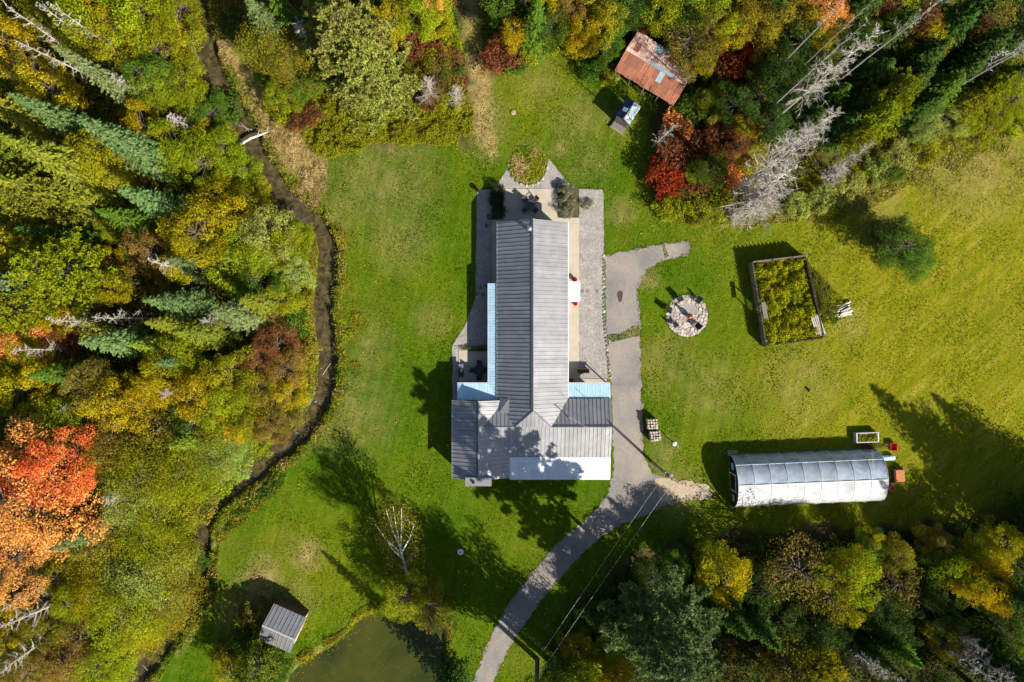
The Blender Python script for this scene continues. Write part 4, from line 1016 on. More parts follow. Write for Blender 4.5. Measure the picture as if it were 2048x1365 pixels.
def spruce(seed, h=15.0, r=2.6, dens=1.0):
    rr_ = random.Random(seed); Vs, vr = [], []; mb = MB()
    mb.tube([(0,0,-0.2),(0,0,h*0.5),(0,0,h)], [0.2,0.12,0.02], 6)
    z = h*0.06
    while z < h*0.985:
        t = z/h; Rr = r*((1-t)**0.8)*rr_.uniform(0.85,1.12)+0.06
        nb = max(4, int((5+7*(1-t))*dens)); ph = rr_.random()*6.28
        for k in range(nb):
            az = ph+2*math.pi*k/nb+rr_.uniform(-.25,.25); L = Rr*rr_.uniform(0.75,1.12)
            droop = 0.12+0.3*(1-t)
            nl = max(5, int(L*15)); s = rng.uniform(0.12,1.0,nl)
            side = rng.uniform(-1,1,nl)*(0.42*L*np.clip(1.08-s,0.05,1)*np.clip(s*3,0.3,1))
            x = L*s; zz = z - droop*x*(0.6+0.5*s) + 0.10*L*s**3 + rng.normal(size=nl)*0.05
            ca, sa = math.cos(az), math.sin(az)
            q = np.stack([x*ca-side*sa, x*sa+side*ca, zz], 1)
            dirv = np.stack([ca*np.ones(nl)-np.sign(side)*sa*0.6, sa*np.ones(nl)+np.sign(side)*ca*0.6, -0.25*np.ones(nl)], 1)
            nn = np.stack([0.35*ca*np.ones(nl), 0.35*sa*np.ones(nl), np.ones(nl)],1)+rng.normal(size=(nl,3))*0.45
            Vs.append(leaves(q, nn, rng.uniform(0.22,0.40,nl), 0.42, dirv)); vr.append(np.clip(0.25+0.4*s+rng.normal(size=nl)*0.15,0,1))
            if k % 3 == 0: mb.tube([(0,0,z),(x.max()*ca*0.8,x.max()*sa*0.8,z-droop*x.max()*0.8)], [0.035,0.01], 3, cap=False)
        z += (0.30+0.14*(1-t))*h/15*rr_.uniform(0.85,1.15)
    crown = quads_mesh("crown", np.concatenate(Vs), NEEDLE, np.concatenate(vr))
    t_ = mb.mesh("trunk"); t_.materials.append(M['bark']); return t_, crown

def pine(seed, h=15.0, r=4.2, low=0.35, tufts=12, needles=15):
    rr_ = random.Random(seed); Vs, vr = [], []; mb = MB()
    mb.tube([(0,0,-0.2),(0.1,0,h*0.5),(0,0.1,h*0.97)], [0.26,0.16,0.03], 7)
    z = h*low
    while z < h:
        t = (z/h-low)/(1-low); Rr = r*(max(0.0,1-t**1.7)**0.6)*rr_.uniform(0.75,1.1)+0.2
        nb = rr_.randint(4,6); ph = rr_.random()*6.28
        for k in range(nb):
            az = ph+2*math.pi*k/nb+rr_.uniform(-.4,.4); L = Rr*rr_.uniform(0.65,1.15); up = rr_.uniform(0.05,0.3)
            ca, sa = math.cos(az), math.sin(az)
            mb.tube([(0,0,z),(L*0.5*ca,L*0.5*sa,z+up*L*0.3),(L*ca,L*sa,z+up*L)], [0.06,0.035,0.012], 4, cap=False)
            nt_ = max(3, int(L*tufts/3.2))
            for _ in range(nt_):
                s = rr_.uniform(0.3,1.03); sd = rr_.uniform(-1,1)*0.38*L*(1.15-s)
                c = np.array([L*s*ca-sd*sa, L*s*sa+sd*ca, z+up*L*s*0.8+rr_.uniform(0,0.25)])
                d = sph(needles)+[0.3*ca,0.3*sa,0.55]; d = unit(d); ln = rng.uniform(0.3,0.46,needles)
                Vs.append(leaves(c+d*ln[:,None]*0.5, np.cross(d, sph(needles)), ln, 0.35, d)); b = rr_.uniform(0.35,0.75)
                vr.append(np.clip(b+rng.normal(size=needles)*0.15,0,1))
        z += h*0.038*rr_.uniform(0.8,1.25)
    crown = quads_mesh("crown", np.concatenate(Vs), NEEDLE, np.concatenate(vr))
    t_ = mb.mesh("trunk"); t_.materials.append(M['bark']); return t_, crown

def dead_tree(seed, h=13.0, spread=2.4, nb=46, low=0.25, twigs=9, bark='grey_bark'):
    rr_ = random.Random(seed); mb = MB(); br = MB()
    mb.tube([(0,0,-0.2),(rr_.uniform(-.1,.1),0,h*0.4),(rr_.uniform(-.2,.2),rr_.uniform(-.2,.2),h*0.75),(0,0,h)], [0.19,0.14,0.08,0.015], 7)
    for k in range(nb):
        t = low+(1-low)*(k+rr_.random())/nb; z = h*t; az = rr_.random()*6.28; L = spread*(1-t*0.75)*rr_.uniform(0.5,1.15)
        d = Vector((math.cos(az), math.sin(az), rr_.uniform(-0.1,0.5))); p0 = Vector((0,0,z)); p1 = p0+d*L*0.5+Vector((0,0,rr_.uniform(-.1,.1))); p2 = p0+d*L+Vector((0,0,L*rr_.uniform(-0.15,0.35)))
        br.tube([p0,p1,p2], [0.05,0.032,0.012], 4, cap=False)
        for j in range(twigs):
            s = rr_.uniform(0.25,1.0); q = p0.lerp(p1, s*2) if s < 0.5 else p1.lerp(p2, s*2-1)
            dd = (d*0.6+Vector((rr_.gauss(0,.7),rr_.gauss(0,.7),rr_.gauss(0.1,.6)))).normalized(); l2 = L*rr_.uniform(0.15,0.4)
            e_ = q+dd*l2; br.tube([q, q.lerp(e_,0.5)+Vector((rr_.gauss(0,.05),rr_.gauss(0,.05),0)), e_], [0.022,0.014,0.006], 3, cap=False)
    t_ = mb.mesh("trunk"); t_.materials.append(M[bark]); b_ = br.mesh("branches"); b_.materials.append(M[bark]); return t_, b_

KIND = {}
KIND['leaf'] = [(broadleaf(s, 10, 3.5, 46, 330, 0.195, cmin=0.17, cmax=0.33, sep=0.22), 10, 3.5) for s in range(5)]
KIND['maple'] = [(broadleaf(s+30, 15, 6.0, 120, 520, 0.22, cmin=0.11, cmax=0.22, sep=0.13), 15, 6.0) for s in range(2)]
KIND['fine'] = [(broadleaf(s+20, 10, 4.0, 46, 300, 0.165, low=0.15, flat=0.9), 10, 4.0) for s in range(3)]
KIND['half'] = [(broadleaf(s+40, 10, 3.2, 34, 80, 0.2, low=0.2), 10, 3.2) for s in range(3)]
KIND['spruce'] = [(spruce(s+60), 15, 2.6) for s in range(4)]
KIND['pine'] = [(pine(s+80), 15, 4.2) for s in range(3)]
KIND['bigpine'] = [(pine(s+90, 18, 5.2, 0.15, 22, 17), 18, 5.2) for s in range(2)]
KIND['tallpine'] = [(pine(s+95, 22, 5.2, 0.4, 26, 17), 22, 5.2) for s in range(1)]
KIND['shrub'] = [(broadleaf(s+100, 2.6, 1.7, 22, 110, 0.19, low=0.05, limbs=True), 2.6, 1.7) for s in range(5)]
KIND['sumac'] = [(broadleaf(s+120, 3.0, 2.0, 30, 75, 0.30, low=0.15, limbs=True, aspect=0.34, flat=0.55), 3.0, 2.0) for s in range(4)]
KIND['dead'] = [(dead_tree(s+140), 13, 2.4) for s in range(3)]
KIND['deadtall'] = [(dead_tree(s+160, 25, 3.4, 84, 0.4, 15), 25, 3.4) for s in range(3)]
KIND['deadpole'] = [(dead_tree(s+170, 25, 3.0, 30, 0.6, 10), 25, 3.0) for s in range(2)]
KIND['deadfine'] = [(dead_tree(s+150, 13, 3.0, 70, 0.18, 16), 13, 3.0) for s in range(2)]
NAME = {'tallpine':'pine_tree','deadpole':'dead_tree','deadtall':'dead_tree','maple':'maple_tree','leaf':'broadleaf_tree','fine':'willow_tree','half':'half_bare_tree','spruce':'spruce_tree','pine':'pine_tree','bigpine':'pine_tree','shrub':'shrub','sumac':'sumac_shrub','dead':'dead_tree','deadfine':'dead_tree'}
WORD = {'tallpine':'big feathery pine','deadpole':'tall bare dead trunk','deadtall':'tall twiggy dead tree','maple':'spreading maple','leaf':'broadleaf tree','fine':'fine leaved willow','half':'thin half bare tree','spruce':'spruce','pine':'tufted pine','bigpine':'big feathery pine','shrub':'shrub','sumac':'sumac shrub','dead':'bare dead tree','deadfine':'twiggy dead tree'}
CATS = {'tallpine':'tree','deadpole':'dead tree','deadtall':'dead tree','maple':'tree','leaf':'tree','fine':'tree','half':'tree','spruce':'tree','pine':'tree','bigpine':'tree','shrub':'shrub','sumac':'shrub','dead':'dead tree','deadfine':'dead tree'}
COLS = {'flame':((0.80,0.21,0.06),'red orange'),'gold':((0.42,0.34,0.011),'golden'),'lime':((0.29,0.325,0.013),'yellow green'),'olive':((0.28,0.265,0.023),'olive'),'bronze':((0.27,0.205,0.04),'bronze'),
 'orange':((0.90,0.40,0.11),'bright orange'),'red':((0.42,0.075,0.025),'scarlet'),'russet':((0.25,0.10,0.04),'russet'),'green':((0.10,0.18,0.02),'mid green'),
 'pale':((0.33,0.385,0.08),'pale green'),'blue':((0.17,0.245,0.085),'blue green'),'dark':((0.065,0.115,0.022),'dark green'),'grey':((0.3,0.3,0.3),'grey'),'fir':((0.24,0.28,0.03),'light green')}
ZONES = [(80,80,"in the upper left corner"),(290,60,"left of the creek's top stretch"),(120,300,"in the upper left forest"),(440,200,"on the creek bank by the fallen log"),
 (430,430,"inside the creek's upper bend"),(100,540,"at the left edge halfway down"),(420,660,"in the forest left of the creek's straight"),(120,780,"at the left edge above the orange maple"),
 (450,870,"inside the creek's lower bend"),(60,1010,"beside the orange maple"),(300,1150,"left of the creek below the maple"),(80,1300,"in the lower left corner"),(460,1320,"below the garden shed"),
 (580,60,"right of the creek's top stretch"),(820,80,"left of the mown path"),(1030,60,"right of the mown path"),(1180,90,"left of the rusty shed"),(1420,110,"right of the rusty shed"),
 (1380,340,"below the rusty shed beside the lawn"),(1600,60,"among the leaning grey trunks"),(1600,300,"beside the big twiggy dead trees"),(1850,150,"in the dark upper right wood"),
 (1950,280,"along the field's wooded edge"),(1800,500,"alone in the field"),(800,1180,"by the pond"),(1230,1290,"right of the driveway's lower end"),(1430,1150,"below the greenhouse doorway"),
 (1680,1150,"below the greenhouse's far end"),(1950,1100,"at the right edge below the field"),(1900,1300,"in the lower right corner"),(1620,1320,"at the bottom right of the big pine")]
LIST = []
def T(kind, c, px, py, h=None, r=None): LIST.append([kind, c, px, py, h, r])
exec_list = """
spruce blue 150 235 19 3.3|spruce fir -8 270 20 3.6|spruce blue 235 378 14 2.7|spruce blue 100 88 18 2.2|spruce blue 12 185 17 2.6|spruce fir -25 350 17 3.0
spruce blue 284 600 15 2.5|spruce blue 424 624 13 2.9|spruce blue 155 685 14 2.6|spruce fir 345 665 13 2.6|spruce fir 288 645 12 2.2|spruce blue 334 518 11 2.2|spruce blue 308 728 11 1.8
spruce green 55 752 12 2.6|spruce fir 335 895 11 2.4|spruce blue 100 1100 13 2.8|spruce dark 30 455 14 2.4|spruce blue 120 1000 6 1|spruce fir 255 690 11 2.0|spruce fir 480 600 11 2.6|spruce green 190 420 13 2.4
pine lime 125 540 16 5.0|pine olive 60 400 15 4.0|pine lime 30 620 14 3.4|pine fir 20 330 16 3.5
leaf gold 400 465 11 3.6|leaf gold 465 450 9 3.0|leaf gold 375 500 9 2.8|leaf lime 455 520 8 3.0|leaf gold 235 560 8 2.0|leaf bronze 300 510 9 2.8|leaf gold 20 90 11 3.0|leaf gold 95 175 10 3.2|leaf bronze 70 150 9 2.4
leaf lime 180 30 13 4.2|leaf lime 215 65 12 3.6|leaf gold 200 40 12 2.4|leaf lime 290 40 9 3.2|leaf lime 320 110 7 2.8|leaf lime 350 40 7 3|leaf lime 370 160 6 2.6|leaf gold 290 245 9 2.3|leaf lime 230 310 12 3.0|leaf gold 215 320 11 2.4
leaf lime 350 300 9 3.0|leaf lime 410 330 8 2.6|leaf gold 400 280 6 2|leaf lime 450 300 6 2.6|leaf green 300 150 9 2.6|leaf lime 300 175 8 2.4|leaf lime 480 340 5 2.4|leaf gold 430 400 7 2.6|leaf lime 500 400 6 2.6
leaf pale 540 470 9 3.0|leaf lime 510 510 9 3.0|leaf lime 570 500 7 2.6|leaf lime 590 480 6 2.2|leaf green 520 560 7 2.8|leaf lime 560 600 6 2.2|leaf pale 595 545 6 2
leaf gold 340 740 9 2.8|leaf gold 390 780 9 3.0|leaf gold 310 760 9 2.6|leaf lime 350 700 8 3|leaf gold 225 790 10 3.4|leaf bronze 185 775 9 2.6|leaf gold 270 810 9 3.0|leaf lime 470 750 8 3.0|leaf lime 440 800 8 2.8|leaf lime 480 800 7 2.6
leaf green 400 840 8 2.6|leaf gold 50 790 10 3.2|leaf lime 95 830 9 2.8|leaf gold 90 760 9 2.4|leaf lime 120 860 9 3|leaf green 30 830 9 2.6|leaf lime 60 700 8 2.4|leaf orange 20 680 8 2.6|leaf orange 70 675 7 2.4|leaf gold 110 640 7 2.2|leaf russet 120 690 6 2.4
half bronze 250 850 9 3.6|half bronze 215 880 8 3.2|half olive 330 850 8 3.0|half bronze 380 860 7 2.8|leaf lime 430 870 6 2.6|leaf gold 470 850 6 2.6|leaf russet 560 690 5 2.4|leaf bronze 575 740 5 2.8|leaf russet 520 720 6 2.2|leaf olive 520 780 6 2.6|leaf gold 580 790 5 2.2|leaf bronze 560 830 5 2.6|leaf lime 505 850 6 2.4
fine lime 300 950 10 4.4|fine lime 370 940 8 3.6|fine pale 425 905 6 3.4|fine lime 322 1030 8 3.6|fine pale 260 1000 9 3.6|fine lime 378 985 5 2.8|fine pale 470 878 5 2.4|fine olive 400 885 7 3.0|shrub pale 475 925 2.6 2.0|shrub lime 440 955 2.6 2.0|shrub pale 410 985 2.4 1.8|shrub lime 515 900 2.2 1.7|fine lime 300 1080 8 3.6|fine olive 220 900 9 3
fine pale 290 1170 8 4.4|fine olive 338 1200 7 3.4|fine lime 260 1230 9 4.4|fine olive 330 1110 7 3.2|fine gold 200 1180 8 3.2|fine olive 338 1130 6 2.8|fine olive 200 1100 8 3.2|fine gold 292 1245 7 3.2
maple orange 55 990 17 6.8|maple flame 115 940 15 4.2|maple orange 15 1120 14 4.4
leaf lime 150 1200 7 2.4|leaf lime 120 1150 6 2.6|leaf bronze 130 1310 7 2.6|leaf olive 90 1260 7 2.6|leaf gold 20 1250 8 2.6|half bronze 170 1280 7 2.6|leaf lime 200 1340 7 2.6|leaf bronze 60 1340 8 2.6|leaf lime 235 1320 6 2.2
dead grey 10 1205 11 2.2|dead grey 5 1275 12 2.4|dead grey -20 1345 12 2.2|dead grey 60 5 16 1.6|dead grey 95 0 17 1.4|dead grey 35 55 15 1.6|dead grey 10 20 15 1.8|deadfine grey 225 150 10 2.0|dead grey 340 220 9 2.2|dead grey 195 630 12 1.6|deadfine grey 330 800 9 2.2|deadfine grey 120 820 8 2|dead grey 80 640 12 1.6|dead grey 20 700 12 1.6|deadfine grey 205 990 10 2.2|deadfine grey 395 640 8 1.6|dead grey 300 525 12 2
spruce blue 485 -15 16 3.0|spruce green 530 -30 15 2.8|fine olive 545 85 11 3.6|fine olive 580 120 10 3.2|deadfine grey 580 45 12 2.6|deadfine grey 625 15 12 2.0|bigpine pale 705 90 20 5.4|bigpine pale 740 145 17 4.2|bigpine pale 660 60 17 3.2|leaf gold 775 50 9 2.4|leaf gold 790 25 9 2.0|leaf lime 840 20 10 2.8|leaf lime 868 15 9 2.4|leaf orange 862 12 10 1.4|leaf gold 870 50 6 1.8
leaf green 640 120 7 2.6|leaf green 610 160 6 2.2|leaf lime 575 190 5 2.2|sumac russet 620 228 2.4 1.4|sumac russet 600 240 2.2 1.5|shrub lime 560 210 3 2|half bronze 870 160 4 2.2|deadfine grey 850 165 5 2.2|deadfine grey 905 175 6 1.6
sumac russet 830 90 2.8 1.9|sumac russet 870 85 2.6 1.9|sumac russet 888 110 2.6 1.8|sumac russet 835 115 2.4 1.6|shrub lime 860 120 2.6 1.9|shrub green 890 140 2.4 1.8|shrub lime 892 80 2.6 1.7|shrub olive 820 150 2.4 1.8|sumac russet 800 170 2.6 1.9|sumac russet 860 205 2.0 1.0|shrub lime 900 200 2 1.5|shrub gold 880 110 2.2 1.4
leaf dark 1008 8 5 2.0|leaf green 1015 25 6 2.4|leaf dark 1055 15 8 2.6|leaf green 1100 45 8 2.4|spruce green 1075 -5 12 2.6|leaf gold 1035 60 6 2.0|leaf lime 1065 70 5 1.8|leaf gold 1100 15 9 2.2|leaf bronze 1140 10 9 2.0|leaf gold 1190 55 7 2.6|leaf gold 1165 80 5 2.0|leaf lime 1205 40 8 2.4|leaf green 1240 30 7 2.8|leaf green 1210 95 5 2.2|leaf dark 1280 20 7 3|leaf lime 1330 10 9 3.0|leaf green 1375 20 8 3.0
sumac russet 1002 95 2.4 1.8|sumac russet 985 120 2.4 1.8|sumac russet 1015 110 2.6 2.0|sumac russet 1040 95 2.4 1.8|shrub lime 1050 110 2.2 1.7|shrub gold 1025 80 2.6 1.6|shrub lime 1090 90 2.2 1.7|shrub green 1030 125 2.0 1.6|shrub lime 1120 85 2.4 1.7|shrub gold 1145 70 2.6 1.6|sumac russet 1290 35 3 1.8|sumac red 1320 40 3 1.4|shrub green 1200 130 2.4 1.9|shrub green 1225 115 2.4 1.7|shrub lime 1215 150 1.8 1.4|shrub green 1180 110 2.4 1.8
half bronze 1375 90 8 3.2|leaf bronze 1395 110 6 2.6|leaf gold 1405 125 5 1.6|leaf olive 1420 60 8 2.6|leaf gold 1470 60 8 2.4|leaf lime 1440 20 9 2.6|leaf olive 1500 30 9 3.0|sumac red 1475 120 4.5 2.6|sumac red 1500 100 4.5 2.2|sumac russet 1455 135 4.5 2.2|sumac russet 1500 150 4.2 2.2|leaf lime 1450 190 4 2.2|leaf olive 1415 205 3.8 2|shrub green 1400 230 2.6 1.9|shrub green 1375 215 2.6 1.9|leaf dark 1520 200 7 2.6|leaf gold 1490 250 5 2.0|leaf gold 1515 165 5 1.6
sumac red 1325 345 3.2 2.1|sumac red 1350 365 3.0 2.0|sumac russet 1385 375 2.8 1.9|sumac red 1335 380 2.4 1.5|sumac russet 1345 310 3.4 2.2|sumac russet 1370 280 3.4 2.2|sumac orange 1355 260 3.0 2.0|sumac russet 1345 285 3.0 1.9|sumac russet 1400 330 3.4 2.2|sumac russet 1430 310 3.6 2.2|sumac russet 1440 270 4 2.2|leaf green 1420 340 5 2.2|sumac orange 1460 355 3 1.7|leaf gold 1500 320 5 1.8|leaf lime 1395 345 4 1.6|sumac red 1415 355 3 1.3|shrub lime 1335 410 2.4 1.8|shrub lime 1365 415 2.4 1.8|shrub olive 1400 420 2.4 1.9|shrub lime 1420 400 2.6 1.9|shrub olive 1450 400 2.4 1.7|shrub green 1350 395 2.2 1.6|shrub lime 1440 430 1.8 1.5|leaf russet 1480 300 5 2.2|leaf dark 1470 215 6 2.6|sumac russet 1410 290 3.2 2|leaf dark 1540 250 7 2.4
leaf orange 1640 25 9 2.4|leaf orange 1655 45 8 1.6|leaf gold 1620 40 8 2.2|leaf olive 1570 20 10 3.0|leaf olive 1550 120 6 2.6|leaf gold 1560 140 5 2.0|leaf russet 1755 15 10 1.8|sumac red 1745 30 8 1.6|leaf lime 1790 20 9 3.0|leaf green 1720 60 8 2.6|leaf dark 1600 90 8 2.8|leaf dark 1680 80 8 2.6|leaf green 1650 130 7 2.4|leaf dark 1590 180 8 2.6|leaf dark 1570 150 8 2.4|leaf gold 1850 80 8 2.4|leaf gold 1875 95 6 1.4|leaf orange 1885 100 5 1.2|leaf russet 1925 55 8 2.4|leaf russet 1840 60 9 1.8|leaf gold 1640 90 7 1.8
spruce dark 1900 80 10.1 3.5|spruce dark 1960 20 10.9 3.5|spruce dark 1870 130 8.6 3.3|spruce dark 2030 60 10.9 3.5|spruce dark 1980 110 9.4 3.3|spruce dark 1820 160 8.6 3.3|spruce dark 1760 190 7.8 3.1|spruce green 1930 150 8.6 3.5|spruce dark 2060 130 9.4 3.3|spruce dark 1720 230 7.0 2.9|spruce dark 1650 220 7.0 2.9|spruce green 1700 170 7.0 2.6|spruce dark 1790 120 9.4 3.3|spruce dark 1840 20 10.9 3.3|spruce dark 1890 190 7.0 2.9|spruce dark 2000 -20 11.7 3.3
pine lime 1790 190 10 2.6|pine lime 1755 240 9 2.6|pine lime 1720 275 7 2.2|pine lime 1990 170 8 2.4|pine lime 1950 205 6 2.2|leaf lime 2030 200 4 2.2|leaf lime 2000 230 3 1.8|leaf pale 1900 240 3 2.0|leaf pale 1850 260 3 2.0|leaf lime 1930 245 3 1.8|shrub pale 1800 310 2 1.8|shrub pale 1760 335 2 1.6|shrub lime 1860 300 2 1.8|shrub lime 1960 270 2 1.8|shrub pale 1700 370 2 1.8|shrub pale 1650 395 2 1.8|shrub green 1790 345 2.2 1.2|shrub lime 2035 250 2 1.7|shrub pale 1600 410 1.8 1.7
deadtall grey 1758 62 26 3.0|deadpole grey 1738 40 25 1.6|deadtall grey 1676 222 20 2.6|deadtall grey 1645 262 25 3.4|deadfine grey 1600 350 15 4.6|deadfine grey 1545 395 9 3.8|deadpole grey 1735 -48 24 1.6|deadpole grey 1795 -45 24 1.0|deadpole grey 1930 -40 26 2.0|deadfine grey 1750 300 10 1.6|deadpole grey 2150 40 20 2|deadfine grey 1690 340 5 2|dead grey 2050 80 12 2.2|deadfine grey 1480 430 3.5 2|dead grey 1347 235 11 1.2
leaf green 1800 498 6.5 3.0|leaf dark 1775 470 5 2.2|leaf green 1830 525 4 2.2
leaf lime 812 1188 7 2.8|leaf olive 846 1192 6 2.4|half bronze 862 1222 6 1.9|fine lime 795 1212 5 1.8
pine fir 510 1340 9 2.8|leaf lime 460 1350 5 2.2|leaf green 520 1320 4 2.2|shrub green 490 1290 2.6 1.8|shrub lime 520 1275 2.2 1.5|shrub olive 455 1310 2.6 1.8|leaf green 545 1345 4 2|shrub bronze 505 1235 2.4 1.7
tallpine blue 1332 1262 24 5.4|bigpine blue 1385 1360 16 4.2|leaf gold 1440 1150 8 3.4|leaf lime 1430 1130 7 2.6|leaf gold 1455 1175 7 2.2|half bronze 1600 1140 9 3.8|half olive 1640 1180 9 3.2|leaf lime 1685 1150 9 3.2|leaf gold 1700 1130 8 2.2|leaf gold 1690 1200 8 2.4|leaf bronze 1870 1085 6 1.8|leaf gold 1855 1075 5 1.6|leaf olive 1790 1110 6 2.2|half bronze 1800 1170 8 2.6|leaf gold 1960 1165 9 3.4|leaf gold 1985 1185 8 2.4|leaf lime 1930 1150 8 2.8|leaf gold 2000 1080 7 2.4|leaf olive 1950 1110 6 2.4|leaf green 1880 1120 6 2.6|leaf green 1740 1090 5 2.2|leaf gold 1740 1080 5 1.4
spruce green 1848 1338 11 2.6|spruce dark 1800 1350 11 2.6|spruce dark 1560 1300 12 3.0|spruce dark 1500 1280 12 2.8|spruce dark 1480 1220 9 2.4|leaf dark 1530 1180 7 3.0|leaf dark 1740 1220 7 3.0|leaf dark 1780 1260 7 3.0|leaf dark 1850 1210 7 2.8|leaf green 1900 1240 7 2.6|leaf dark 1560 1240 7 2.8|leaf dark 1650 1270 8 3|half olive 1580 1330 10 3.2|leaf gold 1640 1345 10 2.8|half bronze 1570 1350 10 2.4|leaf olive 1890 1270 7 2.2|leaf orange 1915 1280 6 1.4|dead grey 2010 1375 13 2.2|deadfine grey 2040 1365 12 2.6|deadfine grey 1970 1300 10 2.0|dead grey 1800 1375 12 2|deadfine grey 1780 1370 11 2.4|leaf green 2000 1250 8 3|leaf dark 2040 1210 9 3|leaf green 1980 1330 8 2.6|leaf lime 2045 1300 8 2.2
leaf gold 1230 1340 6 2.2|leaf gold 1190 1345 6 2.0|leaf lime 1210 1310 5 2.0|leaf olive 1150 1300 5 2.2|leaf dark 1240 1260 6 2.4|leaf dark 1280 1200 6 2.6|leaf green 1350 1130 6 2.2|leaf dark 1200 1230 4 2.0|leaf dark 1310 1160 6 2.4|leaf dark 1390 1110 5 2.2|shrub green 1160 1250 2.4 1.8|shrub dark 1230 1180 2.4 1.8|leaf green 1130 1350 6 2.0
leaf olive 1087 1468 25 3.7|leaf green 1118 1440 20 4.2|leaf lime 1150 1420 18 4.0|spruce dark 885 1497 15 2.6|leaf lime 1240 1420 12 3.4
spruce dark 2312 1146 17 4.6|spruce dark 2340 1090 14 4.2|leaf dark 2250 1120 15 4.5|leaf green 2190 1180 12 4|spruce dark 2150 1250 15 3.2|spruce dark 2150 1420 16 3.4|leaf dark 2330 1180 15 4.5|leaf dark 2040 1440 13 4|leaf dark 1900 1440 13 4|leaf dark 1750 1440 13 4|leaf dark 1620 1440 13 4|leaf dark 1480 1440 13 4|leaf green 1380 1440 14 4
leaf lime -60 60 13 4|spruce fir -70 180 17 3|leaf gold -60 480 12 4|spruce blue -70 560 15 3|leaf lime -60 780 12 4|leaf orange -60 980 15 5|leaf olive -60 1250 11 4|leaf gold 200 -70 13 4|leaf lime 340 -60 9 3.4|spruce green 620 -70 15 3|leaf green 760 -60 12 4|leaf green 1000 -60 12 4|leaf olive 1200 -60 11 4|leaf olive 1400 -60 11 4|spruce dark 1600 -60 14 3.2|spruce dark 1800 -60 14 3.2|spruce dark 2110 30 14 3.4
"""
for ln in exec_list.strip().replace("\n", "|").split("|"):  # the dark tree alone in the field colours in the bush's shaded left side
    k, c, px, py, h, r = ln.split()
    T(k, c, float(px), float(py), float(h), float(r))
# thinner filling of the west forest, kept clear of the trees above
wp = [(0,0),(360,0),(390,110),(450,240),(500,350),(590,440),(615,500),(605,600),(618,700),(608,780),(550,870),(460,940),(385,1020),(370,1140),(330,1230),(250,1360),(0,1365)]
frand = random.Random(5); added = 0
pals = lambda py: ['lime','olive','gold','lime','green'] if py < 380 else (['olive','bronze','gold','green','lime'] if py < 900 else ['olive','lime','bronze','green'])
while added < 70:
    px, py = frand.uniform(0,620), frand.uniform(0,1365)
    if not inside(wp, np.array([px]), np.array([py]))[0]: continue
    if any((px-q[2])**2+(py-q[3])**2 < 26**2 for q in LIST): continue
    T('leaf' if frand.random() < 0.6 else 'shrub', frand.choice(pals(py)), px, py, frand.uniform(3.0,6.0), frand.uniform(1.4,2.3)); added += 1

trees = []
def off_zone(px, py): return 'outside the frame, beyond its '+('left' if px < -5 else 'right' if px > 2053 else 'top' if py < -5 else 'bottom')+' edge'
for i, (k, c, px, py, h, r) in enumerate(LIST):
    conif = k in ('spruce','dead','deadfine','deadtall','deadpole')
    hv = h if conif else 0.62*h
    s = 1-hv/CH; b = G(CX+(px-CX)*s, CY+(py-CY)*s)
    off = px < -5 or py < -5 or px > 2053 or py > 1370
    zn = min(ZONES, key=lambda z: (z[0]-px)**2+(z[1]-py)**2)[2]
    trees.append(dict(k=k, c=c, px=px, py=py, h=h, r=r, b=b, zone=(off_zone(px, py) if off else zn)))
groups = {}
for t in trees: groups.setdefault((WORD[t['k']], t['c'], t['zone']), []).append(t)
for (wd, c, zone), ts in groups.items():
    ts.sort(key=lambda t: t['py'])
    for i, t in enumerate(ts):
        cw = '' if c == 'grey' else COLS[c][1]+' '
        if wd.startswith(('bare','twiggy','tall twiggy','tall bare')): cw = 'pale grey '
        lb = f"{cw}{wd} {zone}"
        if len(ts) > 1: lb += f", {ORD[min(i,14)]} from top"
        t['label'] = lb; t['group'] = f"{cw}{wd}s {zone}" if len(ts) > 1 else None
vr_ = random.Random(9)
zg = lambda x, y: float(terrain(np.array([[x]]), np.array([[y]]))[0][0,0])
for t in trees:
    var = KIND[t['k']]; (trunk, crown), H_, R_ = vr_.choice(var)
    root = empty(NAME[t['k']], (t['b'].x, t['b'].y, zg(t['b'].x, t['b'].y)), vr_.uniform(0, 6.28), label=t['label'], cat=CATS[t['k']], group=t['group'])
    root.scale = (t['r']/R_, t['r']/R_, t['h']/H_)
    if t['k'] in ('leaf','half','dead','deadfine'): root.rotation_euler = (vr_.uniform(-.07,.07), vr_.uniform(-.07,.07), vr_.uniform(0,6.28))
    obj("trunk", trunk, None, root)
    o = obj("branches" if 'dead' in t['k'] else "crown", crown, None, root)
    cc = COLS[t['c']][0]; f = vr_.uniform(0.82, 1.15); g = vr_.uniform(0.92, 1.08)
    o.color = (cc[0]*f*g, cc[1]*f/g, cc[2]*f, 1)

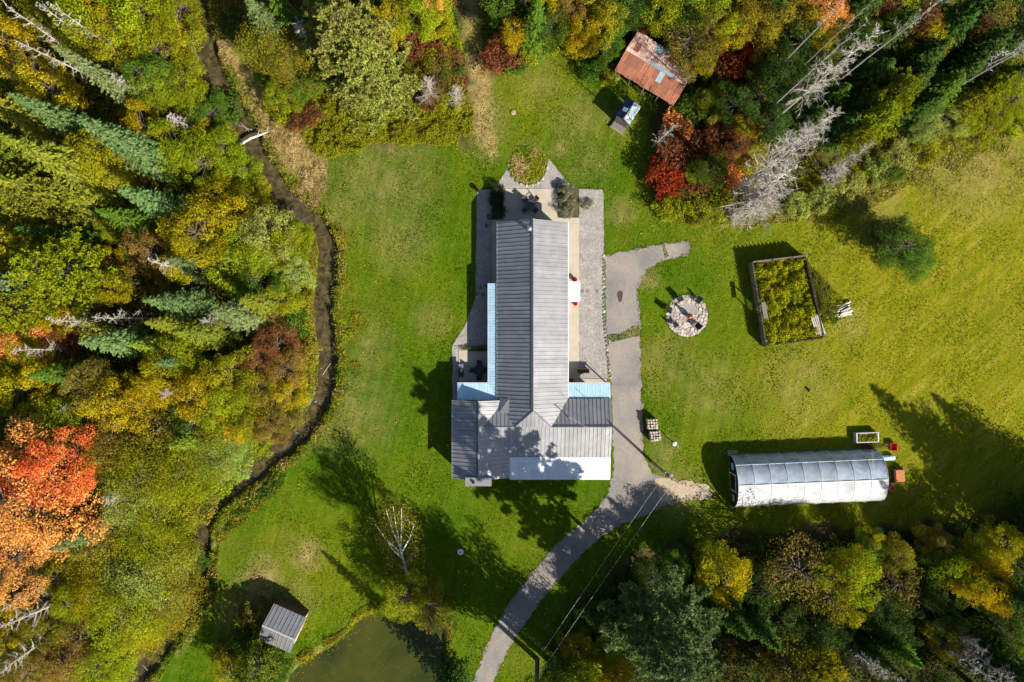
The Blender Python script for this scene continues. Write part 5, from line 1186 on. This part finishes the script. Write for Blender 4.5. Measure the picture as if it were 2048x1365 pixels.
# the leaning birch by the pond
def birch():
    base = G(818, 1165); top = Vector((-0.6, 6.5, 9.0))
    root = empty("birch_tree", base, 0, label="white barked birch leaning over the lawn beside the pond", cat="tree")
    rr_ = random.Random(3); mb = MB(); ends = []
    P = [Vector((0,0,-0.2)), Vector((-0.1,1.6,1.2)), Vector((-0.3,3.6,2.6)), Vector((-0.45,5.2,3.6))]
    mb.tube(P, [0.22,0.19,0.15,0.13], 8)
    for k, (dx, dy, s0) in enumerate([(-0.9,3.9,3),(-0.2,4.3,3),(0.6,4.0,3),(1.6,2.9,2.6),(-2.2,3.0,2.5),(-1.6,2.4,2.0),(1.2,1.6,1.6),(-1.2,1.2,1.2)]):
        i0 = int(s0); st = P[i0].lerp(P[min(3,i0+1)], s0-i0); e_ = st+Vector((dx*1.15, dy*1.35, dy*0.85)); m_ = st.lerp(e_, 0.5)+Vector((dx*0.12,0,0.15))
        mb.tube([st,m_,e_], [0.10,0.065,0.03], 6); ends += [e_, m_.lerp(e_,0.5), m_]
        for j in range(3):
            q = m_.lerp(e_, rr_.random()); f_ = q+Vector((rr_.gauss(0,.5),rr_.gauss(.3,.5),rr_.gauss(.5,.3))); mb.tube([q,f_], [0.03,0.01], 5); ends.append(f_)
    mb.obj("trunk", M['white_bark'], root)
    Q = []
    for e_ in ends:
        k = rr_.randint(60,110); Q.append(np.array(e_)+rng.normal(size=(k,3))*[0.5,0.5,0.4])
    for e_ in P[1:3]: Q.append(np.array(e_)+rng.normal(size=(60,3))*[0.55,0.6,0.5])
    Q = np.concatenate(Q); o = obj("crown", quads_mesh("crown", leaves(Q, rng.normal(size=Q.shape)+[0,0,0.6], rng.uniform(0.13,0.24,len(Q))), LEAF), None, root)
    o.color = (0.24,0.23,0.025,1)
birch()
def leaning(base, pts_list, lb):
    root = empty("birch_tree", base, 0, label=lb, cat="tree"); mb = MB()
    for P, r0 in pts_list: mb.tube(P, [r0*(1-0.8*i/(len(P)-1)) for i in range(len(P))], 6)
    mb.obj("trunk", M['white_bark'], root)
leaning(G(835,1190), [([(0,0,0),(0.6,0.5,3.0),(1.8,0.9,5.0),(3.0,1.2,6.0)],0.12),([(1.0,0.6,3.8),(2.2,0.5,4.6),(3.2,0.3,5.2)],0.07),([(0,0,0),(0.5,-0.7,3.0),(1.3,-1.6,5.0)],0.11),([(0,0,0.5),(-1.0,0.4,2.6),(-1.6,0.6,3.6)],0.07)], "bare white birch limbs spreading over the pond's top edge")

# hedges and bed shrubs by the house
for (px, py, c, lb) in [(995,384,'dark',"round clipped bush at the upper end of the left patio bed"),(995,404,'dark',"middle bush of the left patio bed"),(995,424,'dark',"lowest bush of the left patio bed"),(1135,385,'pale',"upper grey green bush of the right patio bed"),(1134,403,'pale',"middle grey green bush of the right patio bed"),(1131,423,'pale',"lowest grey green bush of the right patio bed"),(1122,376,'blue',"small bluish bush at the right patio bed's corner"),(1172,410,'pale',"small lone bush in the right gravel bed")]:
    (trunk, crown), H_, R_ = KIND['shrub'][vr_.randrange(5)]
    sz = 0.62 if 'small' in lb else 0.95
    root = empty("bush", G(px, py)+Vector((0,0,0.05)), vr_.uniform(0,6.28), label=lb, cat="bush", group="bushes in the patio beds"); root.scale = (sz/R_, sz/R_*1.15, (0.7 if 'small' in lb else 1.2)/H_)
    obj("stems", trunk, None, root); o = obj("foliage", crown, None, root)
    o.color = {'dark':(0.05,0.07,0.03,1),'pale':(0.22,0.23,0.13,1),'blue':(0.14,0.18,0.14,1)}[c]
# vine growing along the patio and beside the planter
for (px, py, sc, lb) in [(955,697,(1.9,0.35,0.5),"low creeping plant along the side patio's upper edge"),(1745,893,(1.3,0.7,0.9),"green bushy plant beside the white planter box"),(1640,590,(1.1,2.2,0.8),"weedy bush outside the garden fence's right side"),(1655,620,(1.2,0.9,0.8),"weedy bush next to the log pile")]:
    (trunk, crown), H_, R_ = KIND['shrub'][vr_.randrange(5)]
    root = empty("bush", G(px, py), 0, label=lb, cat="bush"); root.scale = (sc[0]/R_, sc[1]/R_, sc[2]/H_)
    obj("stems", trunk, None, root); o = obj("foliage", crown, None, root); o.color = (0.15,0.155,0.02,1)

# ------------------------------------------------------------ masses of brush and long grass
def brush(name, poly, n, hmax, pal, size, label, up=0.7, blades=False, cell=1.6, gap=0.0, aspect=0.6, ea=1.6):
    g = gpoly(poly); xs = [p[0] for p in g]; ys = [p[1] for p in g]
    x = rng.uniform(min(xs), max(xs), int(n*2.2)); y = rng.uniform(min(ys), max(ys), int(n*2.2))
    edge = (n1(x, y, 2.0)-0.5)*ea
    d = dist_poly(g, x, y, True); ins = inside(g, x, y); sd = np.where(ins, d, -d)+edge
    keep = sd > 0
    if gap: keep &= n3(x, y, 1.3) > gap
    x, y, sd = x[keep][:n], y[keep][:n], sd[keep][:n]; m = len(x)
    z0 = terrain(x, y)[0]
    keep = z0 > -0.45; x, y, z0, sd = x[keep], y[keep], z0[keep], sd[keep]; m = len(x)
    bump = (n1(x, y, cell)*0.6+n2(x, y, cell*0.45)*0.4)
    bump = np.clip((bump-0.2)*1.6, 0.08, 1)*np.clip(0.35+sd*0.5, 0.3, 1)
    z = z0 + hmax*bump*np.sqrt(rng.random(m)) + 0.02
    tone = n3(x, y, cell*1.7)*0.55 + n2(x, y, cell*0.5)*0.25 + rng.random(m)*0.22
    pal = np.array(pal); ii = np.clip((tone*len(pal)*0.95-0.1).astype(int), 0, len(pal)-1); colr = pal[ii]
    C = np.stack([x, y, z], 1); nn = rng.normal(size=(m,3))*0.6+[0,0,up]
    if blades:
        az = n1(x, y, 3)*8+rng.normal(size=m)*0.7; ln = hmax*bump*rng.uniform(0.6,1.2,m)
        C[:,2] = z0+ln*0.4; dv = np.stack([np.cos(az)*0.7, np.sin(az)*0.7, np.ones(m)*0.45],1); nn = np.cross(dv, sph(m))+[0,0,0.7]
        Q = leaves(C, nn, ln*1.1, aspect, dv)
    else: Q = leaves(C, nn, size*rng.uniform(0.6,1.3,m), aspect)
    o = obj(name, quads_mesh(name, Q, BRUSH, None, colr), None, kind='stuff', label=label); return o
L_, O_, Gd, Gn, Br, Ru, Dk, Tn, Rd = (0.30,0.32,0.013),(0.25,0.22,0.02),(0.42,0.31,0.013),(0.10,0.175,0.018),(0.25,0.175,0.045),(0.26,0.10,0.04),(0.05,0.085,0.016),(0.55,0.41,0.18),(0.5,0.05,0.025)
wb = FOREST['west'][1:-3]
west_poly = [(-60,-60),(362,-60)]+[p for p in FOREST['west'][2:-3]]+[(245,1420),(-60,1420)]
brush("forest_undergrowth", west_poly, 120000, 2.6, [Dk,Gn,O_,L_,L_,O_,Br], 0.24, "tangled green and bronze undergrowth of the forest left of the creek", cell=2.2)
brush("creek_brush", [(300,-40),(372,-40),(392,110),(460,250),(515,360),(600,440),(630,500),(622,600),(634,700),(620,790),(560,880),(500,860),(560,700),(540,560),(560,480),(430,330),(360,160),(290,60)], 50000, 1.9, [O_,L_,L_,Gd,L_,Br], 0.22, "yellow green bushes along the creek's left bank", cell=1.5)
brush("goldenrod", [(560,190),(620,300),(655,318),(700,300),(790,288),(915,295),(930,275),(948,240),(925,205),(938,185),(800,205),(680,190),(600,150)], 42000, 1.25, [O_,L_,L_,(0.26,0.24,0.015),Br], 0.17, "dense yellow green goldenrod patch above the lawn", cell=0.9, aspect=0.5)
brush("thicket", [(430,-50),(430,10),(470,80),(560,180),(690,190),(800,205),(915,205),(938,160),(918,110),(930,60),(905,-50)], 36000, 1.8, [Dk,Gn,O_,Ru,L_,Br], 0.22, "mixed red and green thicket left of the mown path")
brush("thicket", [(966,-50),(968,60),(990,140),(1060,115),(1120,92),(1180,105),(1220,150),(1260,155),(1290,190),(1330,225),(1325,290),(1312,350),(1335,425),(1400,448),(1470,428),(1560,370),(1640,320),(1760,260),(1880,190),(2080,110),(2080,-50)], 80000, 1.9, [Dk,Dk,Gn,O_,Br,Ru], 0.24, "dark mixed undergrowth of the wood behind the rusty shed")
brush("field_edge_brush", [(1440,455),(1480,420),(1570,370),(1650,325),(1760,265),(1880,200),(2090,120),(2090,270),(1960,310),(1850,360),(1780,410),(1650,440),(1540,455)], 56000, 0.75, [O_,L_,(0.33,0.30,0.06),(0.38,0.33,0.09),Tn], 0.2, "pale yellow green brush along the field's upper edge", cell=1.2, gap=0.08)
brush("thicket", [(1060,1400),(1085,1345),(1125,1270),(1190,1180),(1270,1122),(1400,1080),(1550,1066),(1700,1064),(1850,1044),(2090,1034),(2090,1420)], 70000, 1.8, [Dk,Dk,Gn,Dk,O_,Br], 0.24, "dark shaded undergrowth at the lower right")
brush("bank_grass", [(425,110),(450,80),(530,170),(610,265),(655,318),(640,420),(650,440),(600,410),(555,360),(530,320),(480,220),(440,160)], 26000, 0.8, [(0.3,0.22,0.08),Tn,(0.40,0.29,0.11),O_], 0.3, "tan dry grass on the creek's right bank near the log", blades=True, aspect=0.16)
brush("bank_grass", [(655,440),(690,470),(700,560),(735,640),(715,740),(690,790),(665,830),(640,880),(600,920),(560,945),(640,830),(662,760),(665,690),(655,620),(665,540)], 26000, 0.6, [Gn,L_,O_,Gn,Tn], 0.3, "tufted green grass on the creek's right bank beside the lawn", blades=True, aspect=0.2, gap=0.3)
brush("bank_grass", [(600,470),(636,480),(634,560),(620,640),(634,720),(636,780),(618,780),(604,700),(598,600),(612,540)], 14000, 1.0, [Tn,(0.42,0.33,0.12),O_,Tn], 0.3, "tan reeds on the creek's left bank at the bend", blades=True, aspect=0.13)
brush("bank_grass", [(560,945),(600,920),(560,990),(500,1030),(450,1090),(435,1180),(400,1230),(425,1130),(430,1070),(480,1000)], 18000, 0.8, [Gn,(0.10,0.17,0.02),O_,L_], 0.22, "deep green weeds on the creek's right bank at the lower bend", cell=1.0)
brush("pond_reeds", [(575,1365),(600,1318),(650,1290),(690,1258),(712,1235),(745,1210),(770,1215),(735,1240),(705,1275),(665,1308),(612,1338),(590,1372)], 9000, 0.9, [Gn,O_,L_,(0.36,0.28,0.06)], 0.25, "golden reeds on the pond's upper left shore", blades=True, aspect=0.2)
brush("pond_reeds", [(880,1180),(905,1200),(915,1260),(905,1365),(880,1400),(890,1310),(885,1255),(862,1230)], 9000, 1.0, [Dk,O_,Gn,Br], 0.25, "dark reeds on the pond's right shore", blades=True, aspect=0.2)
brush("shed_weeds", [(440,1400),(470,1330),(470,1240),(500,1205),(540,1255),(575,1300),(560,1400)], 9000, 1.0, [Dk,Gn,O_,L_], 0.2, "weeds growing behind the garden shed")
brush("shed_weeds", [(490,1140),(540,1130),(590,1190),(620,1235),(585,1225),(520,1215),(480,1230),(500,1180)], 3500, 0.35, [Br,Tn,Dk,O_], 0.2, "dry brown weeds beside the garden shed", blades=True, aspect=0.2)
brush("brush_pile", [(588,1105),(615,1092),(648,1100),(640,1122),(605,1132)], 1400, 0.5, [Tn,(0.35,0.22,0.12),Br], 0.4, "heap of dry brushwood on the lower left lawn", blades=True, aspect=0.1, ea=0.25)
brush("vegetable_plants", [(1495,527),(1609,513),(1645,677),(1523,694)], 19000, 1.7, [Gn,L_,(0.34,0.33,0.012),L_,(0.40,0.35,0.012)], 0.2, "overgrown yellow green plants filling the fenced garden plot", cell=0.8, gap=0.1, ea=0.25)
brush("plot_weeds", [(1612,520),(1635,545),(1665,575),(1695,602),(1700,625),(1665,645),(1645,650),(1632,590)], 3000, 0.7, [O_,L_,Gn,L_], 0.17, "weeds spilling out past the garden plot's right side", cell=0.7, ea=0.5, gap=0.2)
brush("dry_grass", [(1850,365),(1960,325),(2090,290),(2090,330),(1980,375),(1880,420),(1800,440)], 9000, 0.35, [Tn,(0.42,0.34,0.08),L_], 0.2, "dry yellow grass strip along the field's upper edge", blades=True, aspect=0.15, gap=0.3)
brush("island_plants", [(1020,345),(1022,310),(1040,292),(1075,296),(1092,315),(1090,345),(1075,364),(1050,368),(1030,360)], 3200, 0.4, [Gn,L_,Tn,(0.45,0.35,0.12)], 0.16, "low plants and dry stalks in the round bed behind the patio", cell=0.6, ea=0.25)
pp = brush("planter_plants", [(1709,866),(1749,864),(1749,882),(1709,884)], 700, 2.6, [Gn,L_,O_], 0.18, "leafy plants in the white planter box", ea=0.25)
pp.location.z = 0.45
brush("drive_weeds", [(1214,672),(1240,668),(1262,655),(1278,650),(1280,672),(1255,678),(1225,684)], 900, 0.18, [Gn,L_,O_], 0.14, "grass growing through the crack across the drive", blades=False, ea=0.25)
brush("drive_weeds", [(1322,490),(1330,490),(1338,512),(1330,520),(1326,505)], 260, 0.15, [Gn,L_], 0.12, "grass growing in the crack of the drive's end", ea=0.25)
brush("drive_weeds", [(1210,690),(1214,690),(1222,780),(1226,860),(1226,955),(1222,955),(1219,800)], 900, 0.18, [O_,L_,Tn], 0.12, "weeds along the house side of the drive", ea=0.25)
# lawn tufts: short blades over the mown grass
lx = rng.uniform(-40, 63, 280000); ly = rng.uniform(-42, 42, 280000)
lf = soft(FOREST.values(), lx, ly, 1.0); ok = lf < 0.2
polys_out = [gpoly(drive_px), gpoly([(950,378),(1210,378),(1228,500),(1228,960),(903,960),(903,690),(950,600)]), gpoly([(1330,590),(1418,590),(1418,675),(1330,675)]), gpoly([(1455,900),(1780,895),(1780,1012),(1455,1015)]), pond, gpoly([(1495,528),(1608,512),(1643,678),(1525,695)]), gpoly([(985,378),(1010,330),(1100,315),(1150,378)])]
for p in polys_out: ok &= ~inside(p, lx, ly)
zz = terrain(lx, ly)[0]; ok &= zz > -0.15
lx, ly = lx[ok], ly[ok]; m = len(lx)
ll = rng.uniform(0.06, 0.13, m)*(0.7+0.8*n1(lx, ly, 2.0)); az = rng.random(m)*6.28
dv = np.stack([np.cos(az), np.sin(az), np.ones(m)*0.7], 1)
pxl = lx/K+CX; yy_ = np.clip((pxl-1330)/420, 0, 1)
tone = n2(lx, ly, 3.5)*0.6+n3(lx, ly, 0.8)*0.4+rng.normal(size=m)*0.2
yc_ = yy_[:,None]
cA, cB, cC = np.array((0.038,0.11,0.001)), np.array((0.12,0.16,0.004)), np.array((0.27,0.22,0.04))
w1 = np.clip(tone*1.6-0.3+yy_*0.35, 0, 1)[:,None]; w2 = np.clip(tone*2.4-1.5+yy_*0.25, 0, 1)[:,None]
cA = cA*(1-yc_*0.85)+cB*0.85*yc_*0.85
colr = (cA*(1-w1)+cB*w1)*(1-w2)+cC*w2
obj("lawn_grass", quads_mesh("lawn_grass", leaves(np.stack([lx, ly, ll*0.2], 1), np.cross(dv, sph(m))*0.7+[0,0,1.2], ll*1.5, 0.3, dv), BRUSH, None, colr), None, kind='stuff', label="short tufty grass of the lawn and field")

# grass creeping over the edges of the drive, the beds and the stone circle
def edge_grass(name, lines, per_m, spread, label, pal):
    P = []
    for ln_, closed in lines:
        n_ = len(ln_)
        for i in range(n_ if closed else n_-1):
            a, c = np.array(ln_[i]), np.array(ln_[(i+1) % n_]); L = np.linalg.norm(c-a); k = int(L*per_m)
            if k: P.append(a+(c-a)*rng.random((k,1))+rng.normal(size=(k,2))*spread)
    P = np.concatenate(P); keep = n2(P[:,0], P[:,1], 0.9) > 0.38; P = P[keep]; m = len(P); az = rng.random(m)*6.28
    dv = np.stack([np.cos(az), np.sin(az), np.ones(m)*0.5], 1); pal = np.array(pal)
    Q = leaves(np.stack([P[:,0], P[:,1], np.full(m, 0.04)], 1), np.cross(dv, sph(m))+[0,0,0.7], rng.uniform(0.1,0.24,m), 0.3, dv)
    obj(name, quads_mesh(name, Q, BRUSH, None, pal[rng.integers(0, len(pal), m)]), None, kind='stuff', label=label)
dl = gpoly(drive_px)
edge_grass("edge_grass", [(dl[:9], False), (dl[14:42], False)], 34, 0.16, "ragged grass along the edges of the driveway", [(0.10,0.15,0.01),(0.2,0.2,0.02),(0.36,0.28,0.09),(0.3,0.22,0.08)])
edge_grass("edge_grass", [(gpoly([(1158,377),(1205,378),(1209,390),(1209,510)]), False), (gpoly([(952,380),(951,600),(928,655),(904,690),(903,800)]), False), (gpoly([(988,377),(1014,336)]), False), (gpoly([(1098,315),(1147,377)]), False)], 26, 0.1, "grass tufts along the gravel beds", [(0.10,0.15,0.01),(0.2,0.2,0.02),(0.3,0.24,0.07)])
cr_ = [(fc.x+2.58*math.cos(t), fc.y+2.58*math.sin(t)) for t in np.linspace(0, 6.28, 40)[:-1]]
edge_grass("edge_grass", [(cr_, True)], 30, 0.08, "grass tufts round the stone fire circle", [(0.10,0.15,0.01),(0.18,0.19,0.02)])

# fallen leaves on the lawn near the trees
fx = rng.uniform(-28, 62, 90000); fy = rng.uniform(-40, 40, 90000)
df = np.min([dist_poly(gpoly(p), fx, fy, True) for p in FOREST.values()], axis=0)
ok = (rng.random(len(fx)) < 0.5*np.exp(-df/3.5)+0.012) & (soft(FOREST.values(), fx, fy, 1.0) < 0.3) & (terrain(fx, fy)[0] > -0.2)
for p in polys_out: ok &= ~inside(p, fx, fy)
fx, fy = fx[ok], fy[ok]; m = len(fx); pal = np.array([(0.42,0.30,0.08),(0.45,0.22,0.05),(0.3,0.2,0.08),(0.5,0.38,0.1)])
obj("fallen_leaves", quads_mesh("fallen_leaves", leaves(np.stack([fx, fy, np.full(m, 0.07)], 1), rng.normal(size=(m,3))*0.25+[0,0,1], rng.uniform(0.08,0.2,m), 0.7), BRUSH, None, pal[rng.integers(0,4,m)]), None, kind='stuff', label="scattered fallen leaves on the lawn near the trees")

# weeds and grass that line both banks of the creek
cl = np.array(creek); seg = rng.integers(1, len(cl)-2, 30000); tt = rng.random(30000)[:,None]
P = cl[seg]*(1-tt)+cl[seg+1]*tt; dd_ = unit(np.c_[cl[seg+1]-cl[seg], np.zeros(30000)])[:,:2]
sg = rng.choice([-1,1], 30000); offs = (CREEK_W(P[:,0], P[:,1])+0.05+1.5*rng.random(30000)**1.3)*sg
P = P+np.stack([-dd_[:,1], dd_[:,0]],1)*offs[:,None]
keep = (n2(P[:,0], P[:,1], 1.1) > 0.3) & (np.abs(P[:,0]) < 64) & (np.abs(P[:,1]) < 44); P = P[keep]; m = len(P)
z0 = terrain(P[:,0], P[:,1])[0]; hh = 0.15+0.75*n1(P[:,0], P[:,1], 0.8)
tone = n3(P[:,0], P[:,1], 2.2)+rng.normal(size=m)*0.15; pal = np.array([Gn,(0.14,0.2,0.018),L_,(0.18,0.22,0.02),O_,(0.45,0.34,0.13)])
colr = pal[np.clip((tone*6).astype(int),0,5)]
az = rng.random(m)*6.28; dv = np.stack([np.cos(az), np.sin(az), np.ones(m)*0.6],1)
Q = leaves(np.stack([P[:,0], P[:,1], np.maximum(z0,-0.6)+hh*rng.random(m)], 1), np.cross(dv, sph(m))*0.7+[0,0,0.8], rng.uniform(0.16,0.34,m), 0.38, dv)
obj("bank_weeds", quads_mesh("bank_weeds", Q, BRUSH, None, colr), None, kind='stuff', label="mixed weeds and dry grass lining both banks of the creek")

# leaves drifting on the pond near its shore
qx = rng.uniform(-28, -7, 9000); qy = rng.uniform(-47, -31, 9000)
qd = dist_poly(pond, qx, qy, True); ok = inside(pond, qx, qy) & (rng.random(9000) < 0.9*np.exp(-qd/0.5)+0.012)
qx, qy = qx[ok], qy[ok]; m = len(qx); pal = np.array([(0.36,0.28,0.06),(0.3,0.3,0.05),(0.24,0.15,0.05)])
obj("floating_leaves", quads_mesh("floating_leaves", leaves(np.stack([qx, qy, np.full(m, -0.405)], 1), rng.normal(size=(m,3))*0.08+[0,0,1], rng.uniform(0.08,0.18,m), 0.7), BRUSH, None, pal[rng.integers(0,3,m)]), None, kind='stuff', label="yellow leaves drifting along the pond's shore")
